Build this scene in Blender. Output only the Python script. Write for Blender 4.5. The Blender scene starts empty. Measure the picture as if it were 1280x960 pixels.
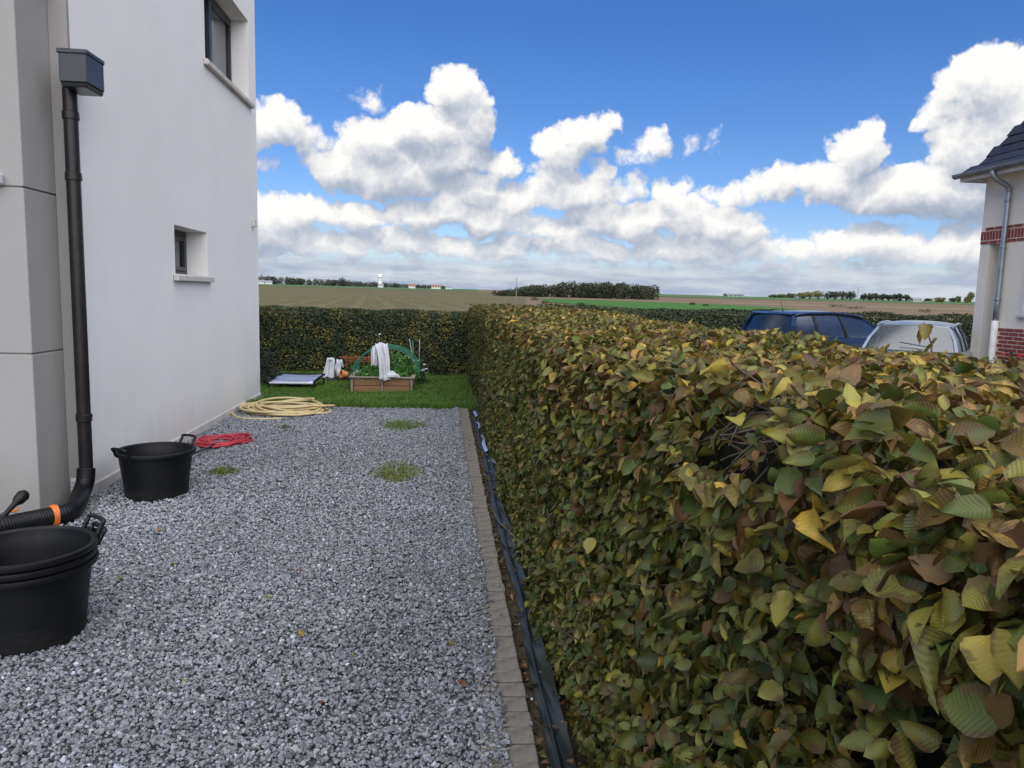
import bpy, bmesh, math, random
import numpy as np
from mathutils import Vector, Matrix
random.seed(7)
RNG = np.random.default_rng(7)
SC = bpy.context.scene
COL = SC.collection

# ------------------------------------------------------------------ camera
FPX, EYE = 924.0, 1.6
YAW, PITCH, ROLL = 0.09316, 0.12037, 0.02618
_f = np.array([math.sin(YAW)*math.cos(PITCH), math.cos(YAW)*math.cos(PITCH), -math.sin(PITCH)])
_r0 = np.array([math.cos(YAW), -math.sin(YAW), 0.0])
_u0 = np.cross(_r0, _f)
CR = _r0*math.cos(ROLL) + _u0*math.sin(ROLL)
CU = _u0*math.cos(ROLL) - _r0*math.sin(ROLL)
CF = _f
CAM = np.array([0.0, 0.0, EYE])
cam_data = bpy.data.cameras.new('camera')
cam = bpy.data.objects.new('camera', cam_data)
COL.objects.link(cam)
cam_data.sensor_width = 36.0
cam_data.lens = FPX/1280*36.0
cam_data.clip_start = 0.05
cam_data.clip_end = 20000
cam.matrix_world = Matrix(((CR[0], CU[0], -CF[0], CAM[0]), (CR[1], CU[1], -CF[1], CAM[1]), (CR[2], CU[2], -CF[2], CAM[2]), (0, 0, 0, 1)))
SC.camera = cam

def ray(x, y): return (x-640)/FPX*CR - (y-480)/FPX*CU + CF          # photo pixel -> direction
def on_ground(x, y, z=0.0):
    d = ray(x, y); return CAM + d*(z-EYE)/d[2]
def on_x(x, y, X):
    d = ray(x, y); return CAM + d*X/d[0]
def on_y(x, y, Y):
    d = ray(x, y); return CAM + d*Y/d[1]

# ------------------------------------------------------------------ light
SUN_AZ, SUN_EL = math.radians(170), math.radians(52)                 # behind the camera, veiled by a broad bright cloud
sun_dir = Vector((math.sin(SUN_AZ)*math.cos(SUN_EL), math.cos(SUN_AZ)*math.cos(SUN_EL), math.sin(SUN_EL)))
sun_data = bpy.data.lights.new('sun', 'SUN')
sun_data.energy = 1.5
sun_data.angle = math.radians(105)
sun_data.color = (1.0, 0.95, 0.87)
sun = bpy.data.objects.new('sun', sun_data)
sun.rotation_euler = sun_dir.to_track_quat('Z', 'Y').to_euler()
sun.location = (-6, -6, 12)
COL.objects.link(sun)

SC.render.engine = 'CYCLES'
SC.cycles.use_denoising = True
SC.cycles.max_bounces = 6
SC.cycles.transparent_max_bounces = 8
SC.view_settings.view_transform = 'Standard'
SC.view_settings.look = 'None'
SC.view_settings.exposure = 1.737
SC.view_settings.gamma = 1.0
SC.view_settings.use_curve_mapping = False

# ------------------------------------------------------------------ sky with cumulus
def node(nt, kind, **kw):
    n = nt.nodes.new(kind)
    ins = kw.pop('ins', None)
    for k, v in kw.items(): setattr(n, k, v)
    if ins:
        for k, v in ins.items():
            s = n.inputs[k]
            if isinstance(v, bpy.types.NodeSocket): nt.links.new(v, s)
            else: s.default_value = v
    return n
def mth(nt, op, a, b=0.0, c=0.0, clamp=False):
    return node(nt, 'ShaderNodeMath', operation=op, use_clamp=clamp, ins={0: a, 1: b, 2: c}).outputs[0]
def vmth(nt, op, a, b=(0, 0, 0), c=(0, 0, 0), out=0):
    ins = {0: a, 1: b}
    if op == 'MULTIPLY_ADD': ins[2] = c
    return node(nt, 'ShaderNodeVectorMath', operation=op, ins=ins).outputs[out]
def mapr(nt, v, a, b, c=0.0, d=1.0, smooth=True):
    return node(nt, 'ShaderNodeMapRange', interpolation_type='SMOOTHSTEP' if smooth else 'LINEAR', ins={0: v, 1: a, 2: b, 3: c, 4: d}).outputs[0]
def mixc(nt, f, a, b, blend='MIX'):
    n = nt.nodes.new('ShaderNodeMix'); n.data_type = 'RGBA'; n.blend_type = blend
    for s, v in ((n.inputs[0], f), (n.inputs[6], a), (n.inputs[7], b)):
        if isinstance(v, bpy.types.NodeSocket): nt.links.new(v, s)
        else: s.default_value = v if isinstance(v, float) else (*v, 1.0)[:4]
    return n.outputs[2]

# cumulus heaps: photo pixel of the centre (only its direction is used), angular half sizes, weight
CLOUDS = [
 (572,116,36,30,1),(588,150,32,38,1),(532,166,58,36,1),(472,182,46,34,1),(420,212,36,25,1),(492,216,84,32,1),(556,192,56,32,1),
 (618,206,30,19,1),(586,234,48,22,1),(548,228,24,13,1),
 (342,158,46,30,.8),(388,174,30,20,.6),(462,124,24,14,.3),(330,200,16,9,.3),
 (700,190,40,28,1),(734,172,36,24,1),(764,150,17,17,.8),(690,216,36,20,1),(746,212,22,13,.8),
 (716,240,66,26,1),(782,234,26,16,.8),(640,250,40,22,1),
 (811,184,22,20,.8),(790,198,18,8,.6),(874,180,16,9,.35),(838,238,30,20,1),
 (896,278,54,26,1),(850,262,40,22,1),(912,240,32,15,.8),(968,228,40,20,.9),(1036,222,44,26,1),(1072,196,30,34,1),(1084,172,18,20,.9),
 (1130,236,64,30,1),(1190,236,70,34,1),(1238,180,64,46,1),(1252,112,56,46,1),(1208,128,34,32,1),(1164,142,17,15,.7),(1296,150,80,62,1),(1232,258,70,18,.9),(1340,190,90,70,1),
 (350,268,44,24,1),(410,264,40,20,1),(455,272,44,22,1),(512,268,40,24,1),(556,262,34,24,1),(606,272,48,28,1),(655,282,36,22,1),(700,288,44,18,1),(752,272,46,24,1),(800,276,50,26,1),(852,280,40,24,1),
 (376,302,60,18,1),(440,308,50,17,1),(505,304,56,20,1),(566,310,48,15,1),(630,312,56,17,1),(690,314,44,13,1),(745,310,60,18,1),(812,312,54,17,1),(876,310,56,20,1),(926,296,34,18,1),
 (340,328,60,10,.9),(420,331,66,9,.9),(520,330,70,9,.9),(610,333,60,8,.9),(700,333,66,9,.9),(790,334,60,9,.9),(880,335,60,8,.9),(980,340,70,9,.9),(1100,342,80,9,.9),(1200,342,60,9,.9),
 (950,318,46,15,.8),(1010,318,50,17,.8),(1078,306,64,22,.9),(1150,318,70,20,.9),(1206,304,44,28,1),(1290,310,90,34,1),
 (280,290,90,46,1),(200,240,80,50,1),(60,280,150,60,1),(1450,290,120,50,1),(1560,230,90,60,1)]

world = bpy.data.worlds.new('World'); SC.world = world; world.use_nodes = True
wt = world.node_tree; wt.nodes.clear()

def cloud_group():
    g = bpy.data.node_groups.new('cloud_height', 'ShaderNodeTree')
    g.interface.new_socket('Dir', in_out='INPUT', socket_type='NodeSocketVector')
    g.interface.new_socket('DetailDir', in_out='INPUT', socket_type='NodeSocketVector')
    g.interface.new_socket('Height', in_out='OUTPUT', socket_type='NodeSocketFloat')
    g.interface.new_socket('Detail', in_out='OUTPUT', socket_type='NodeSocketFloat')
    gi = g.nodes.new('NodeGroupInput'); go = g.nodes.new('NodeGroupOutput')
    D = gi.outputs[0]
    sep = node(g, 'ShaderNodeSeparateXYZ', ins={0: D})
    x, y, z = sep.outputs
    az = mth(g, 'ARCTAN2', x, y); el = mth(g, 'ARCSINE', z)
    P = node(g, 'ShaderNodeCombineXYZ', ins={0: mth(g, 'MULTIPLY', az, FPX), 1: mth(g, 'MULTIPLY', el, FPX)}).outputs[0]
    warp = node(g, 'ShaderNodeTexNoise', noise_dimensions='2D', ins={'Vector': P, 'Scale': .0175, 'Detail': 4.0, 'Roughness': 0.6}).outputs[1]
    P0 = P
    P = vmth(g, 'ADD', P, vmth(g, 'MULTIPLY', vmth(g, 'SUBTRACT', warp, (.5, .5, .5)), (58, 44, 0)))
    sp = node(g, 'ShaderNodeSeparateXYZ', ins={0: P})
    PX3 = node(g, 'ShaderNodeCombineXYZ', ins={0: sp.outputs[0], 1: sp.outputs[0], 2: sp.outputs[0]}).outputs[0]
    PY3 = node(g, 'ShaderNodeCombineXYZ', ins={0: sp.outputs[1], 1: sp.outputs[1], 2: sp.outputs[1]}).outputs[0]
    blobs = []
    for (cx, cy, rx, ry, w) in CLOUDS:
        d = ray(cx, cy); d = d/np.linalg.norm(d)
        a = math.atan2(d[0], d[1])*FPX; e = math.asin(d[2])*FPX
        blobs.append((1/rx, -a/rx, 1/ry, -e/ry, .62*min(rx, ry)*w))
    while len(blobs) % 3: blobs.append(blobs[-1])
    F3 = None
    for k in range(0, len(blobs), 3):                                 # three heaps at a time, one in each component
        sx, ox, sy, oy, hh = zip(*blobs[k:k+3])
        qx = vmth(g, 'MULTIPLY_ADD', PX3, sx, ox); qy = vmth(g, 'MULTIPLY_ADD', PY3, sy, oy)
        dd = vmth(g, 'MULTIPLY_ADD', qx, qx, vmth(g, 'MULTIPLY', qy, qy))
        f = vmth(g, 'MULTIPLY_ADD', dd, tuple(-h for h in hh), hh)
        F3 = f if F3 is None else vmth(g, 'MAXIMUM', F3, f)
    s3 = node(g, 'ShaderNodeSeparateXYZ', ins={0: F3})
    F = mth(g, 'MAXIMUM', mth(g, 'MAXIMUM', s3.outputs[0], s3.outputs[1]), s3.outputs[2])
    # the same kind of heaps over the rest of the sky, away from those placed one by one
    big = node(g, 'ShaderNodeTexNoise', noise_dimensions='3D', ins={'Vector': D, 'Scale': 3.2, 'Detail': 1.0, 'Roughness': 0.55}).outputs[0]
    away = mth(g, 'MAXIMUM', mapr(g, mth(g, 'ABSOLUTE', mth(g, 'SUBTRACT', az, YAW)), .78, 1.05), mapr(g, el, .5, .75))
    fo = mth(g, 'MULTIPLY_ADD', mth(g, 'SUBTRACT', big, .56), 420.0, mth(g, 'MULTIPLY_ADD', away, 90.0, -90.0))
    F = mth(g, 'SMOOTH_MAX', F, fo, 4.0)
    s2 = node(g, 'ShaderNodeSeparateXYZ', ins={0: gi.outputs[1]})
    P1 = node(g, 'ShaderNodeCombineXYZ', ins={0: mth(g, 'MULTIPLY', mth(g, 'ARCTAN2', s2.outputs[0], s2.outputs[1]), FPX), 1: mth(g, 'MULTIPLY', mth(g, 'ARCSINE', s2.outputs[2]), FPX)}).outputs[0]
    v1 = node(g, 'ShaderNodeTexVoronoi', feature='F1', voronoi_dimensions='2D', normalize=True, ins={'Vector': vmth(g, 'MULTIPLY_ADD', warp, (26, 26, 0), P1), 'Scale': .034, 'Detail': 2.0, 'Roughness': .55, 'Lacunarity': 2.3}).outputs[0]
    g.links.new(F, go.inputs[0])
    g.links.new(mth(g, 'MULTIPLY_ADD', v1, -20.0, 7.0), go.inputs[1])
    return g
CG = cloud_group()
tc = node(wt, 'ShaderNodeTexCoord')
D0 = vmth(wt, 'NORMALIZE', tc.outputs['Generated'])
def height(vec, vec2):
    n = wt.nodes.new('ShaderNodeGroup'); n.node_tree = CG; wt.links.new(vec, n.inputs[0]); wt.links.new(vec2, n.inputs[1]); return n.outputs
def toward(k): return vmth(wt, 'NORMALIZE', vmth(wt, 'ADD', D0, (-.35*k, 0, k)))
S0, E0 = height(D0, D0)[:2]
S1, E1 = height(toward(.026), toward(.007))[:2]
H0 = mth(wt, 'ADD', S0, E0)
elv = mth(wt, 'ARCSINE', node(wt, 'ShaderNodeSeparateXYZ', ins={0: D0}).outputs[2])
mask = mapr(wt, H0, -1.5, 7.5)
relief = mth(wt, 'ADD', mth(wt, 'MULTIPLY', mth(wt, 'SUBTRACT', S0, S1), .038), mth(wt, 'MULTIPLY', mth(wt, 'SUBTRACT', E0, E1), .028))
thick = mapr(wt, S0, 0.0, 26.0, 0.0, 0.14)
lit = mth(wt, 'SUBTRACT', mth(wt, 'ADD', relief, .60), thick)
ramp = node(wt, 'ShaderNodeValToRGB', ins={0: lit})
cr = ramp.color_ramp
cr.elements[0].position = 0.0; cr.elements[0].color = (.33, .39, .50, 1)
cr.elements[1].position = 1.0; cr.elements[1].color = (1.0, .98, .95, 1)
for p_, c_ in ((.3, (.45, .50, .59, 1)), (.55, (.66, .68, .73, 1)), (.78, (.86, .86, .86, 1))):
    e_ = cr.elements.new(p_); e_.color = c_
low = mapr(wt, elv, .02, .075, 1.0, 0.0)
streak = node(wt, 'ShaderNodeTexNoise', ins={'Vector': vmth(wt, 'MULTIPLY', D0, (9, 9, 70)), 'Scale': 1.0, 'Detail': 5.0, 'Roughness': .6}).outputs[0]
veil = mixc(wt, mapr(wt, streak, .36, .66), (.40, .47, .60), (.66, .70, .76))
ccol = mixc(wt, mth(wt, 'MULTIPLY', low, .85), ramp.outputs[0], veil)
mask2 = mth(wt, 'MAXIMUM', mask, mapr(wt, elv, .025, .06, 1.0, 0.0))
skyn = node(wt, 'ShaderNodeTexSky', sky_type='NISHITA')
skyn.sun_disc = False
skyn.sun_elevation = SUN_EL
skyn.sun_rotation = SUN_AZ
skyn.air_density = 1.0; skyn.dust_density = 0.2; skyn.ozone_density = 2.0
skyc = node(wt, 'ShaderNodeHueSaturation', ins={'Saturation': 1.3, 'Color': skyn.outputs[0]}).outputs[0]
skyc = mixc(wt, 1.0, skyc, (.552, .60, .792), 'MULTIPLY')
bg1 = node(wt, 'ShaderNodeBackground', ins={0: skyc, 1: .050})
bg2 = node(wt, 'ShaderNodeBackground', ins={0: ccol, 1: .312})
mx = node(wt, 'ShaderNodeMixShader', ins={0: mask2, 1: bg1.outputs[0], 2: bg2.outputs[0]})
SC.cycles.adaptive_threshold = .015
wo = node(wt, 'ShaderNodeOutputWorld', ins={0: mx.outputs[0]})
world.cycles.sampling_method = 'NONE'

# ------------------------------------------------------------------ helpers
def tag(o, label=None, cat=None, group=None, kind=None):
    if label: o['label'] = label
    if cat: o['category'] = cat
    if group: o['group'] = group
    if kind: o['kind'] = kind
    return o
def thing(name, label, cat, loc=(0, 0, 0), rz=0.0, group=None):
    o = bpy.data.objects.new(name, None); COL.objects.link(o)
    o.location = Vector(loc); o.rotation_euler = (0, 0, rz); o.empty_display_size = .1
    return tag(o, label, cat, group)
def root_loc(o):
    p = Vector((0, 0, 0))
    while o is not None:
        p += o.location; o = o.parent
    return p
class MB:
    """collects shapes; build() links them as ONE mesh object"""
    def __init__(s): s.v = []; s.f = []
    def add(s, vs, fs):
        n = len(s.v); s.v += [tuple(map(float, v)) for v in vs]; s.f += [tuple(i+n for i in f) for f in fs]; return s
    def box(s, x0, x1, y0, y1, z0, z1):
        return s.add([(x0,y0,z0),(x1,y0,z0),(x1,y1,z0),(x0,y1,z0),(x0,y0,z1),(x1,y0,z1),(x1,y1,z1),(x0,y1,z1)],
                     [(0,3,2,1),(4,5,6,7),(0,1,5,4),(1,2,6,5),(2,3,7,6),(3,0,4,7)])
    def quad(s, a, b, c, d): return s.add([a, b, c, d], [(0, 1, 2, 3)])
    def hexa(s, lo, hi):                                       # 4 lower and 4 upper corners
        return s.add(list(lo)+list(hi), [(0,3,2,1),(4,5,6,7),(0,1,5,4),(1,2,6,5),(2,3,7,6),(3,0,4,7)])
    def tube(s, pts, r, n=8, cap=True, sy=1.0):
        pts = [Vector(p) for p in pts]; m = len(pts)
        rs = r if isinstance(r, (list, tuple)) else [r]*m
        up = None; rings = []
        for i, p in enumerate(pts):
            t = (pts[min(i+1, m-1)]-pts[max(i-1, 0)]).normalized()
            if up is None:
                up = Vector((0, 0, 1)) if abs(t.z) < .9 else Vector((1, 0, 0))
            a = t.cross(up)
            if a.length < 1e-6: a = t.cross(Vector((.3, 1, .2)))
            a.normalize(); b = a.cross(t).normalized(); up = b
            rings.append([p+(a*math.cos(k*2*math.pi/n)+b*math.sin(k*2*math.pi/n)*sy)*rs[i] for k in range(n)])
        vs = [v for rg in rings for v in rg]
        fs = [(i*n+k, i*n+(k+1) % n, (i+1)*n+(k+1) % n, (i+1)*n+k) for i in range(m-1) for k in range(n)]
        if cap: fs += [tuple(range(n-1, -1, -1)), tuple((m-1)*n+k for k in range(n))]
        return s.add(vs, fs)
    def lathe(s, prof, n=32, c=(0, 0, 0)):
        vs = [(c[0]+r*math.cos(2*math.pi*k/n), c[1]+r*math.sin(2*math.pi*k/n), c[2]+z) for r, z in prof for k in range(n)]
        fs = [(i*n+k, i*n+(k+1) % n, (i+1)*n+(k+1) % n, (i+1)*n+k) for i in range(len(prof)-1) for k in range(n)]
        return s.add(vs, fs)
    def grid(s, P):                                            # P[i][j] points
        a, b = len(P), len(P[0])
        return s.add([p for row in P for p in row], [(i*b+j, i*b+j+1, (i+1)*b+j+1, (i+1)*b+j) for i in range(a-1) for j in range(b-1)])
    def build(s, name, mat, parent=None, smooth=False, bevel=0.0, local=False):
        me = bpy.data.meshes.new(name)
        off = Vector((0, 0, 0)) if (local or parent is None) else root_loc(parent)
        me.from_pydata([(v[0]-off.x, v[1]-off.y, v[2]-off.z) for v in s.v], [], s.f)
        if bevel > 0:
            bm = bmesh.new(); bm.from_mesh(me)
            bmesh.ops.bevel(bm, geom=list(bm.edges), offset=bevel, segments=1, affect='EDGES', clamp_overlap=True)
            bm.to_mesh(me); bm.free()
        me.materials.append(mat)
        if smooth:
            for p in me.polygons: p.use_smooth = True
        o = bpy.data.objects.new(name, me); COL.objects.link(o); o.parent = parent
        return o
def smooth_angle(o, deg=40):
    me = o.data
    for p in me.polygons: p.use_smooth = True
    me.set_sharp_from_angle(angle=math.radians(deg))
    return o
def mesh_np(name, V, Fc, mat, parent=None, col=None, uv=None, smooth=False):
    """V (n,3), Fc (m,k) with k = 3 or 4; col (n,4) per vertex; uv (n,2) per vertex"""
    me = bpy.data.meshes.new(name)
    V = np.ascontiguousarray(V, np.float32); Fc = np.ascontiguousarray(Fc, np.int32)
    m, k = Fc.shape
    me.vertices.add(len(V)); me.vertices.foreach_set('co', V.ravel())
    me.loops.add(m*k); me.loops.foreach_set('vertex_index', Fc.ravel())
    me.polygons.add(m); me.polygons.foreach_set('loop_start', np.arange(0, m*k, k, dtype=np.int32))
    me.polygons.foreach_set('use_smooth', np.full(m, smooth))
    me.update(calc_edges=True)
    if col is not None:
        a = me.attributes.new('tint', 'FLOAT_COLOR', 'POINT'); a.data.foreach_set('color', np.ascontiguousarray(col, np.float32).ravel())
    if uv is not None:
        l = me.uv_layers.new(name='UVMap'); l.data.foreach_set('uv', np.ascontiguousarray(uv[Fc.ravel()], np.float32).ravel())
    me.materials.append(mat)
    o = bpy.data.objects.new(name, me); COL.objects.link(o); o.parent = parent
    return o
def copy_tree(o, parent=None):
    c = o.copy(); COL.objects.link(c); c.parent = parent
    for ch in list(o.children): copy_tree(ch, c)
    return c
def vnoise(x, y, s=0):                                          # smooth value noise for placing things
    def h(i, j): return np.modf(np.abs(np.sin(i*127.1+j*311.7+s*74.7)*43758.5453))[0]
    x = np.asarray(x, float); y = np.asarray(y, float)
    i, j = np.floor(x), np.floor(y); u, v = x-i, y-j
    u = u*u*(3-2*u); v = v*v*(3-2*v)
    return (h(i, j)*(1-u)+h(i+1, j)*u)*(1-v)+(h(i, j+1)*(1-u)+h(i+1, j+1)*u)*v
def sstep(a, b, x):
    t = np.clip((np.asarray(x, float)-a)/(b-a), 0, 1); return t*t*(3-2*t)

# ------------------------------------------------------------------ materials
def mat_new(name):
    m = bpy.data.materials.new(name); m.use_nodes = True
    nt = m.node_tree; nt.nodes.clear()
    out = nt.nodes.new('ShaderNodeOutputMaterial')
    b = nt.nodes.new('ShaderNodeBsdfPrincipled'); nt.links.new(b.outputs[0], out.inputs[0])
    return m, nt, b, out
def mat(name, c, rough=.6, var=.15, scale=8.0, metal=0.0, bump=0.0, bscale=60.0, spec=.5, c2=None, detail=5.0, stretch=(1, 1, 1), coat=0.0):
    m, nt, b, out = mat_new(name)
    tcn = node(nt, 'ShaderNodeTexCoord')
    vec = vmth(nt, 'MULTIPLY', tcn.outputs['Object'], stretch)
    nz = node(nt, 'ShaderNodeTexNoise', ins={'Vector': vec, 'Scale': scale, 'Detail': detail, 'Roughness': .6}).outputs[0]
    lo = tuple(x*(1-var) for x in c); hi = tuple(min(1, x*(1+var)) for x in c) if c2 is None else c2
    if c2 is not None: lo = c
    nt.links.new(mixc(nt, mapr(nt, nz, .3, .7), lo, hi), b.inputs['Base Color'])
    b.inputs['Roughness'].default_value = rough; b.inputs['Metallic'].default_value = metal
    b.inputs['Specular IOR Level'].default_value = spec
    if coat: b.inputs['Coat Weight'].default_value = coat; b.inputs['Coat Roughness'].default_value = .04
    if bump:
        bn = node(nt, 'ShaderNodeTexNoise', ins={'Vector': vec, 'Scale': bscale, 'Detail': 4.0, 'Roughness': .65}).outputs[0]
        nt.links.new(node(nt, 'ShaderNodeBump', ins={'Strength': bump, 'Distance': .01, 'Height': bn}).outputs[0], b.inputs['Normal'])
    return m
def attr_color_mat(name, rough=.6, trans=0.0, veins=False, objcol=False, spec=.4, gain=1.0):
    m, nt, b, out = mat_new(name)
    if objcol:
        oi = node(nt, 'ShaderNodeObjectInfo'); colr, alp = oi.outputs['Color'], oi.outputs['Alpha']
    else:
        at = node(nt, 'ShaderNodeAttribute', attribute_name='tint'); colr, alp = at.outputs['Color'], at.outputs['Alpha']
    c = colr
    if veins:
        uvn = node(nt, 'ShaderNodeTexCoord').outputs['UV']
        sx = node(nt, 'ShaderNodeSeparateXYZ', ins={0: uvn})
        au = mth(nt, 'ABSOLUTE', mth(nt, 'SUBTRACT', sx.outputs[0], .5))
        ph = mth(nt, 'MULTIPLY', mth(nt, 'SUBTRACT', sx.outputs[1], mth(nt, 'MULTIPLY', au, .55)), 2*math.pi*11)
        wv = mth(nt, 'SINE', ph)
        vein = mth(nt, 'MAXIMUM', mapr(nt, wv, .62, 1.0), mapr(nt, au, .012, .03, 1.0, 0.0))
        geo = node(nt, 'ShaderNodeNewGeometry')
        nz = node(nt, 'ShaderNodeTexNoise', ins={'Vector': geo.outputs['Position'], 'Scale': 46.0, 'Detail': 5.0, 'Roughness': .7}).outputs[0]
        edge = mapr(nt, au, .18, .5, 0.0, .22)
        dry = mapr(nt, mth(nt, 'ADD', mth(nt, 'ADD', nz, edge), mth(nt, 'MULTIPLY', alp, .46)), .64, .86)
        c = mixc(nt, mth(nt, 'MULTIPLY', dry, .8), c, (.085, .048, .020))
        nz2 = node(nt, 'ShaderNodeTexNoise', ins={'Vector': geo.outputs['Position'], 'Scale': 22.0, 'Detail': 2.0}).outputs[0]
        c = mixc(nt, mapr(nt, nz2, .35, .65, 0.0, .8), c, mixc(nt, 1.0, c, (1.45, 1.25, .8), 'MULTIPLY'))
        c = mixc(nt, mth(nt, 'MULTIPLY', vein, .12), c, mixc(nt, 1.0, c, (1.6, 1.5, 1.3), 'MULTIPLY'))
        bp = node(nt, 'ShaderNodeBump', ins={'Strength': .18, 'Distance': .002, 'Height': wv})
        nt.links.new(bp.outputs[0], b.inputs['Normal'])
    nt.links.new(c, b.inputs['Base Color'])
    b.inputs['Roughness'].default_value = rough
    b.inputs['Specular IOR Level'].default_value = spec
    if trans:
        tr = node(nt, 'ShaderNodeBsdfTranslucent', ins={0: c})
        mxs = node(nt, 'ShaderNodeMixShader', ins={0: trans, 1: b.outputs[0], 2: tr.outputs[0]})
        nt.links.new(mxs.outputs[0], out.inputs[0])
    return m
def glass_mat(name, tint, refl=.3, rough=.02):
    m, nt, b, out = mat_new(name)
    lw = node(nt, 'ShaderNodeLayerWeight', ins={0: .5}).outputs['Facing']
    fac = mth(nt, 'MULTIPLY_ADD', mth(nt, 'POWER', lw, 4.0), .9, .04+refl, clamp=True)
    t = node(nt, 'ShaderNodeBsdfTransparent', ins={0: (*tint, 1)})
    gl = node(nt, 'ShaderNodeBsdfGlossy', ins={'Color': (.85, .9, .95, 1), 'Roughness': rough})
    mxs = node(nt, 'ShaderNodeMixShader', ins={0: fac, 1: t.outputs[0], 2: gl.outputs[0]})
    nt.links.new(mxs.outputs[0], out.inputs[0])
    return m
def render_mat(name, c, streak=.12):
    """scratched render plaster: fine grain, faint vertical weather streaks, dirt splash near its foot"""
    m, nt, b, out = mat_new(name)
    P = node(nt, 'ShaderNodeNewGeometry').outputs['Position']
    n1 = node(nt, 'ShaderNodeTexNoise', ins={'Vector': P, 'Scale': 1.3, 'Detail': 6.0, 'Roughness': .6}).outputs[0]
    n2 = node(nt, 'ShaderNodeTexNoise', ins={'Vector': vmth(nt, 'MULTIPLY', P, (6, 6, .35)), 'Scale': 1.0, 'Detail': 6.0, 'Roughness': .65}).outputs[0]
    n3 = node(nt, 'ShaderNodeTexNoise', ins={'Vector': P, 'Scale': 170.0, 'Detail': 3.0, 'Roughness': .7}).outputs[0]
    z = node(nt, 'ShaderNodeSeparateXYZ', ins={0: P}).outputs[2]
    col = mixc(nt, mapr(nt, n1, .3, .7), tuple(x*.95 for x in c), c)
    col = mixc(nt, mapr(nt, n2, .5, .85, 0.0, streak), col, tuple(x*.7 for x in c))
    splash = mth(nt, 'MULTIPLY', mapr(nt, mth(nt, 'ADD', z, mth(nt, 'MULTIPLY', n2, .5)), .25, .75, 1.0, 0.0), .45)
    col = mixc(nt, splash, col, (c[0]*.62, c[1]*.6, c[2]*.54))
    col = mixc(nt, mapr(nt, n3, .3, .7, 0.0, .14), col, tuple(x*.6 for x in c))
    nt.links.new(col, b.inputs['Base Color'])
    b.inputs['Roughness'].default_value = .9; b.inputs['Specular IOR Level'].default_value = .2
    nt.links.new(node(nt, 'ShaderNodeBump', ins={'Strength': .35, 'Distance': .004, 'Height': n3}).outputs[0], b.inputs['Normal'])
    return m

M = {}
M['render_white'] = render_mat('white_render', (.82, .815, .80), .10)
M['render_grey'] = render_mat('grey_render', (.335, .325, .315), .12)
M['concrete'] = mat('pale_concrete', (.52, .50, .47), .85, .12, 6, bump=.3, bscale=90)
M['anthracite'] = mat('anthracite_metal', (.030, .033, .038), .32, .1, 3, metal=.35)
M['pvc_brown'] = mat('dark_pvc', (.014, .012, .0125), .36, .25, 9, spec=.35)
M['black_plastic'] = mat('black_plastic', (.0045, .005, .006), .45, .35, 14, bump=.15, bscale=40, spec=.3)
def scuffed(name, c, dust):
    m, nt, b, out = mat_new(name)
    P = node(nt, 'ShaderNodeTexCoord').outputs['Object']
    n1 = node(nt, 'ShaderNodeTexNoise', ins={'Vector': vmth(nt, 'MULTIPLY', P, (9, 9, 30)), 'Scale': 2.2, 'Detail': 6.0, 'Roughness': .7}).outputs[0]
    n2 = node(nt, 'ShaderNodeTexNoise', ins={'Vector': P, 'Scale': 5.0, 'Detail': 5.0, 'Roughness': .6}).outputs[0]
    z = node(nt, 'ShaderNodeSeparateXYZ', ins={0: P}).outputs[2]
    col = mixc(nt, mapr(nt, n1, .64, .74, 0.0, .6), c, dust)
    col = mixc(nt, mth(nt, 'MULTIPLY', mapr(nt, mth(nt, 'ADD', z, mth(nt, 'MULTIPLY', n2, .2)), .12, .2, 1.0, 0.0), .35), col, dust)
    nt.links.new(col, b.inputs['Base Color'])
    nt.links.new(mapr(nt, n2, .3, .7, .40, .66), b.inputs['Roughness'])
    b.inputs['Specular IOR Level'].default_value = .28
    return m
M['tub_plastic'] = scuffed('scuffed_black_plastic', (.0035, .004, .005), (.028, .028, .026))
M['orange_plastic'] = mat('orange_plastic', (.62, .16, .03), .45, .15, 20)
M['yellow_hose'] = mat('yellow_hose', (.60, .47, .20), .5, .2, 12, c2=(.50, .42, .26))
M['red_hose'] = mat('red_hose', (.36, .022, .04), .45, .2, 12)
M['window_glass'] = glass_mat('window_glass', (.16, .17, .18), .06)
M['car_glass'] = glass_mat('car_glass', (.34, .40, .42), .12, .22)
M['curtain'] = mat('room_blind', (.55, .54, .5), .9, .05, 4)
M['dark_room'] = mat('dark_room', (.03, .03, .032), .9)
M['soil'] = mat('soil', (.035, .026, .018), .95, .5, 30, bump=.8, bscale=70, c2=(.07, .055, .035))
M['paver'] = mat('concrete_paver', (.125, .114, .096), .92, .3, 22, bump=.4, bscale=120, c2=(.215, .195, .165))
M['liner'] = mat('green_black_liner', (.009, .015, .015), .42, .3, 10, bump=.25, bscale=12, c2=(.020, .028, .028))
M['wood'] = mat('weathered_wood', (.21, .12, .06), .8, .3, 5, bump=.4, bscale=30, c2=(.30, .17, .085), stretch=(1, 1, 8))
M['wood_grey'] = mat('grey_wood', (.26, .23, .19), .85, .25, 8, bump=.3, bscale=30)
M['fleece'] = mat('white_fleece', (.52, .54, .58), .9, .08, 10)
M['green_net'] = mat('green_net', (.03, .17, .11), .6)
M['rust'] = mat('rusty_steel', (.28, .085, .035), .8, .4, 30)
M['terracotta'] = mat('terracotta', (.55, .20, .08), .8)
M['steel_blue'] = mat('pale_blue_sheet', (.42, .47, .60), .30, .1, 3, metal=.4)
M['bark'] = mat('bark', (.075, .058, .042), .9, .4, 14, bump=.6, bscale=50)
M['twig'] = mat('twig', (.105, .085, .062), .85, .4, 30)
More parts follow.
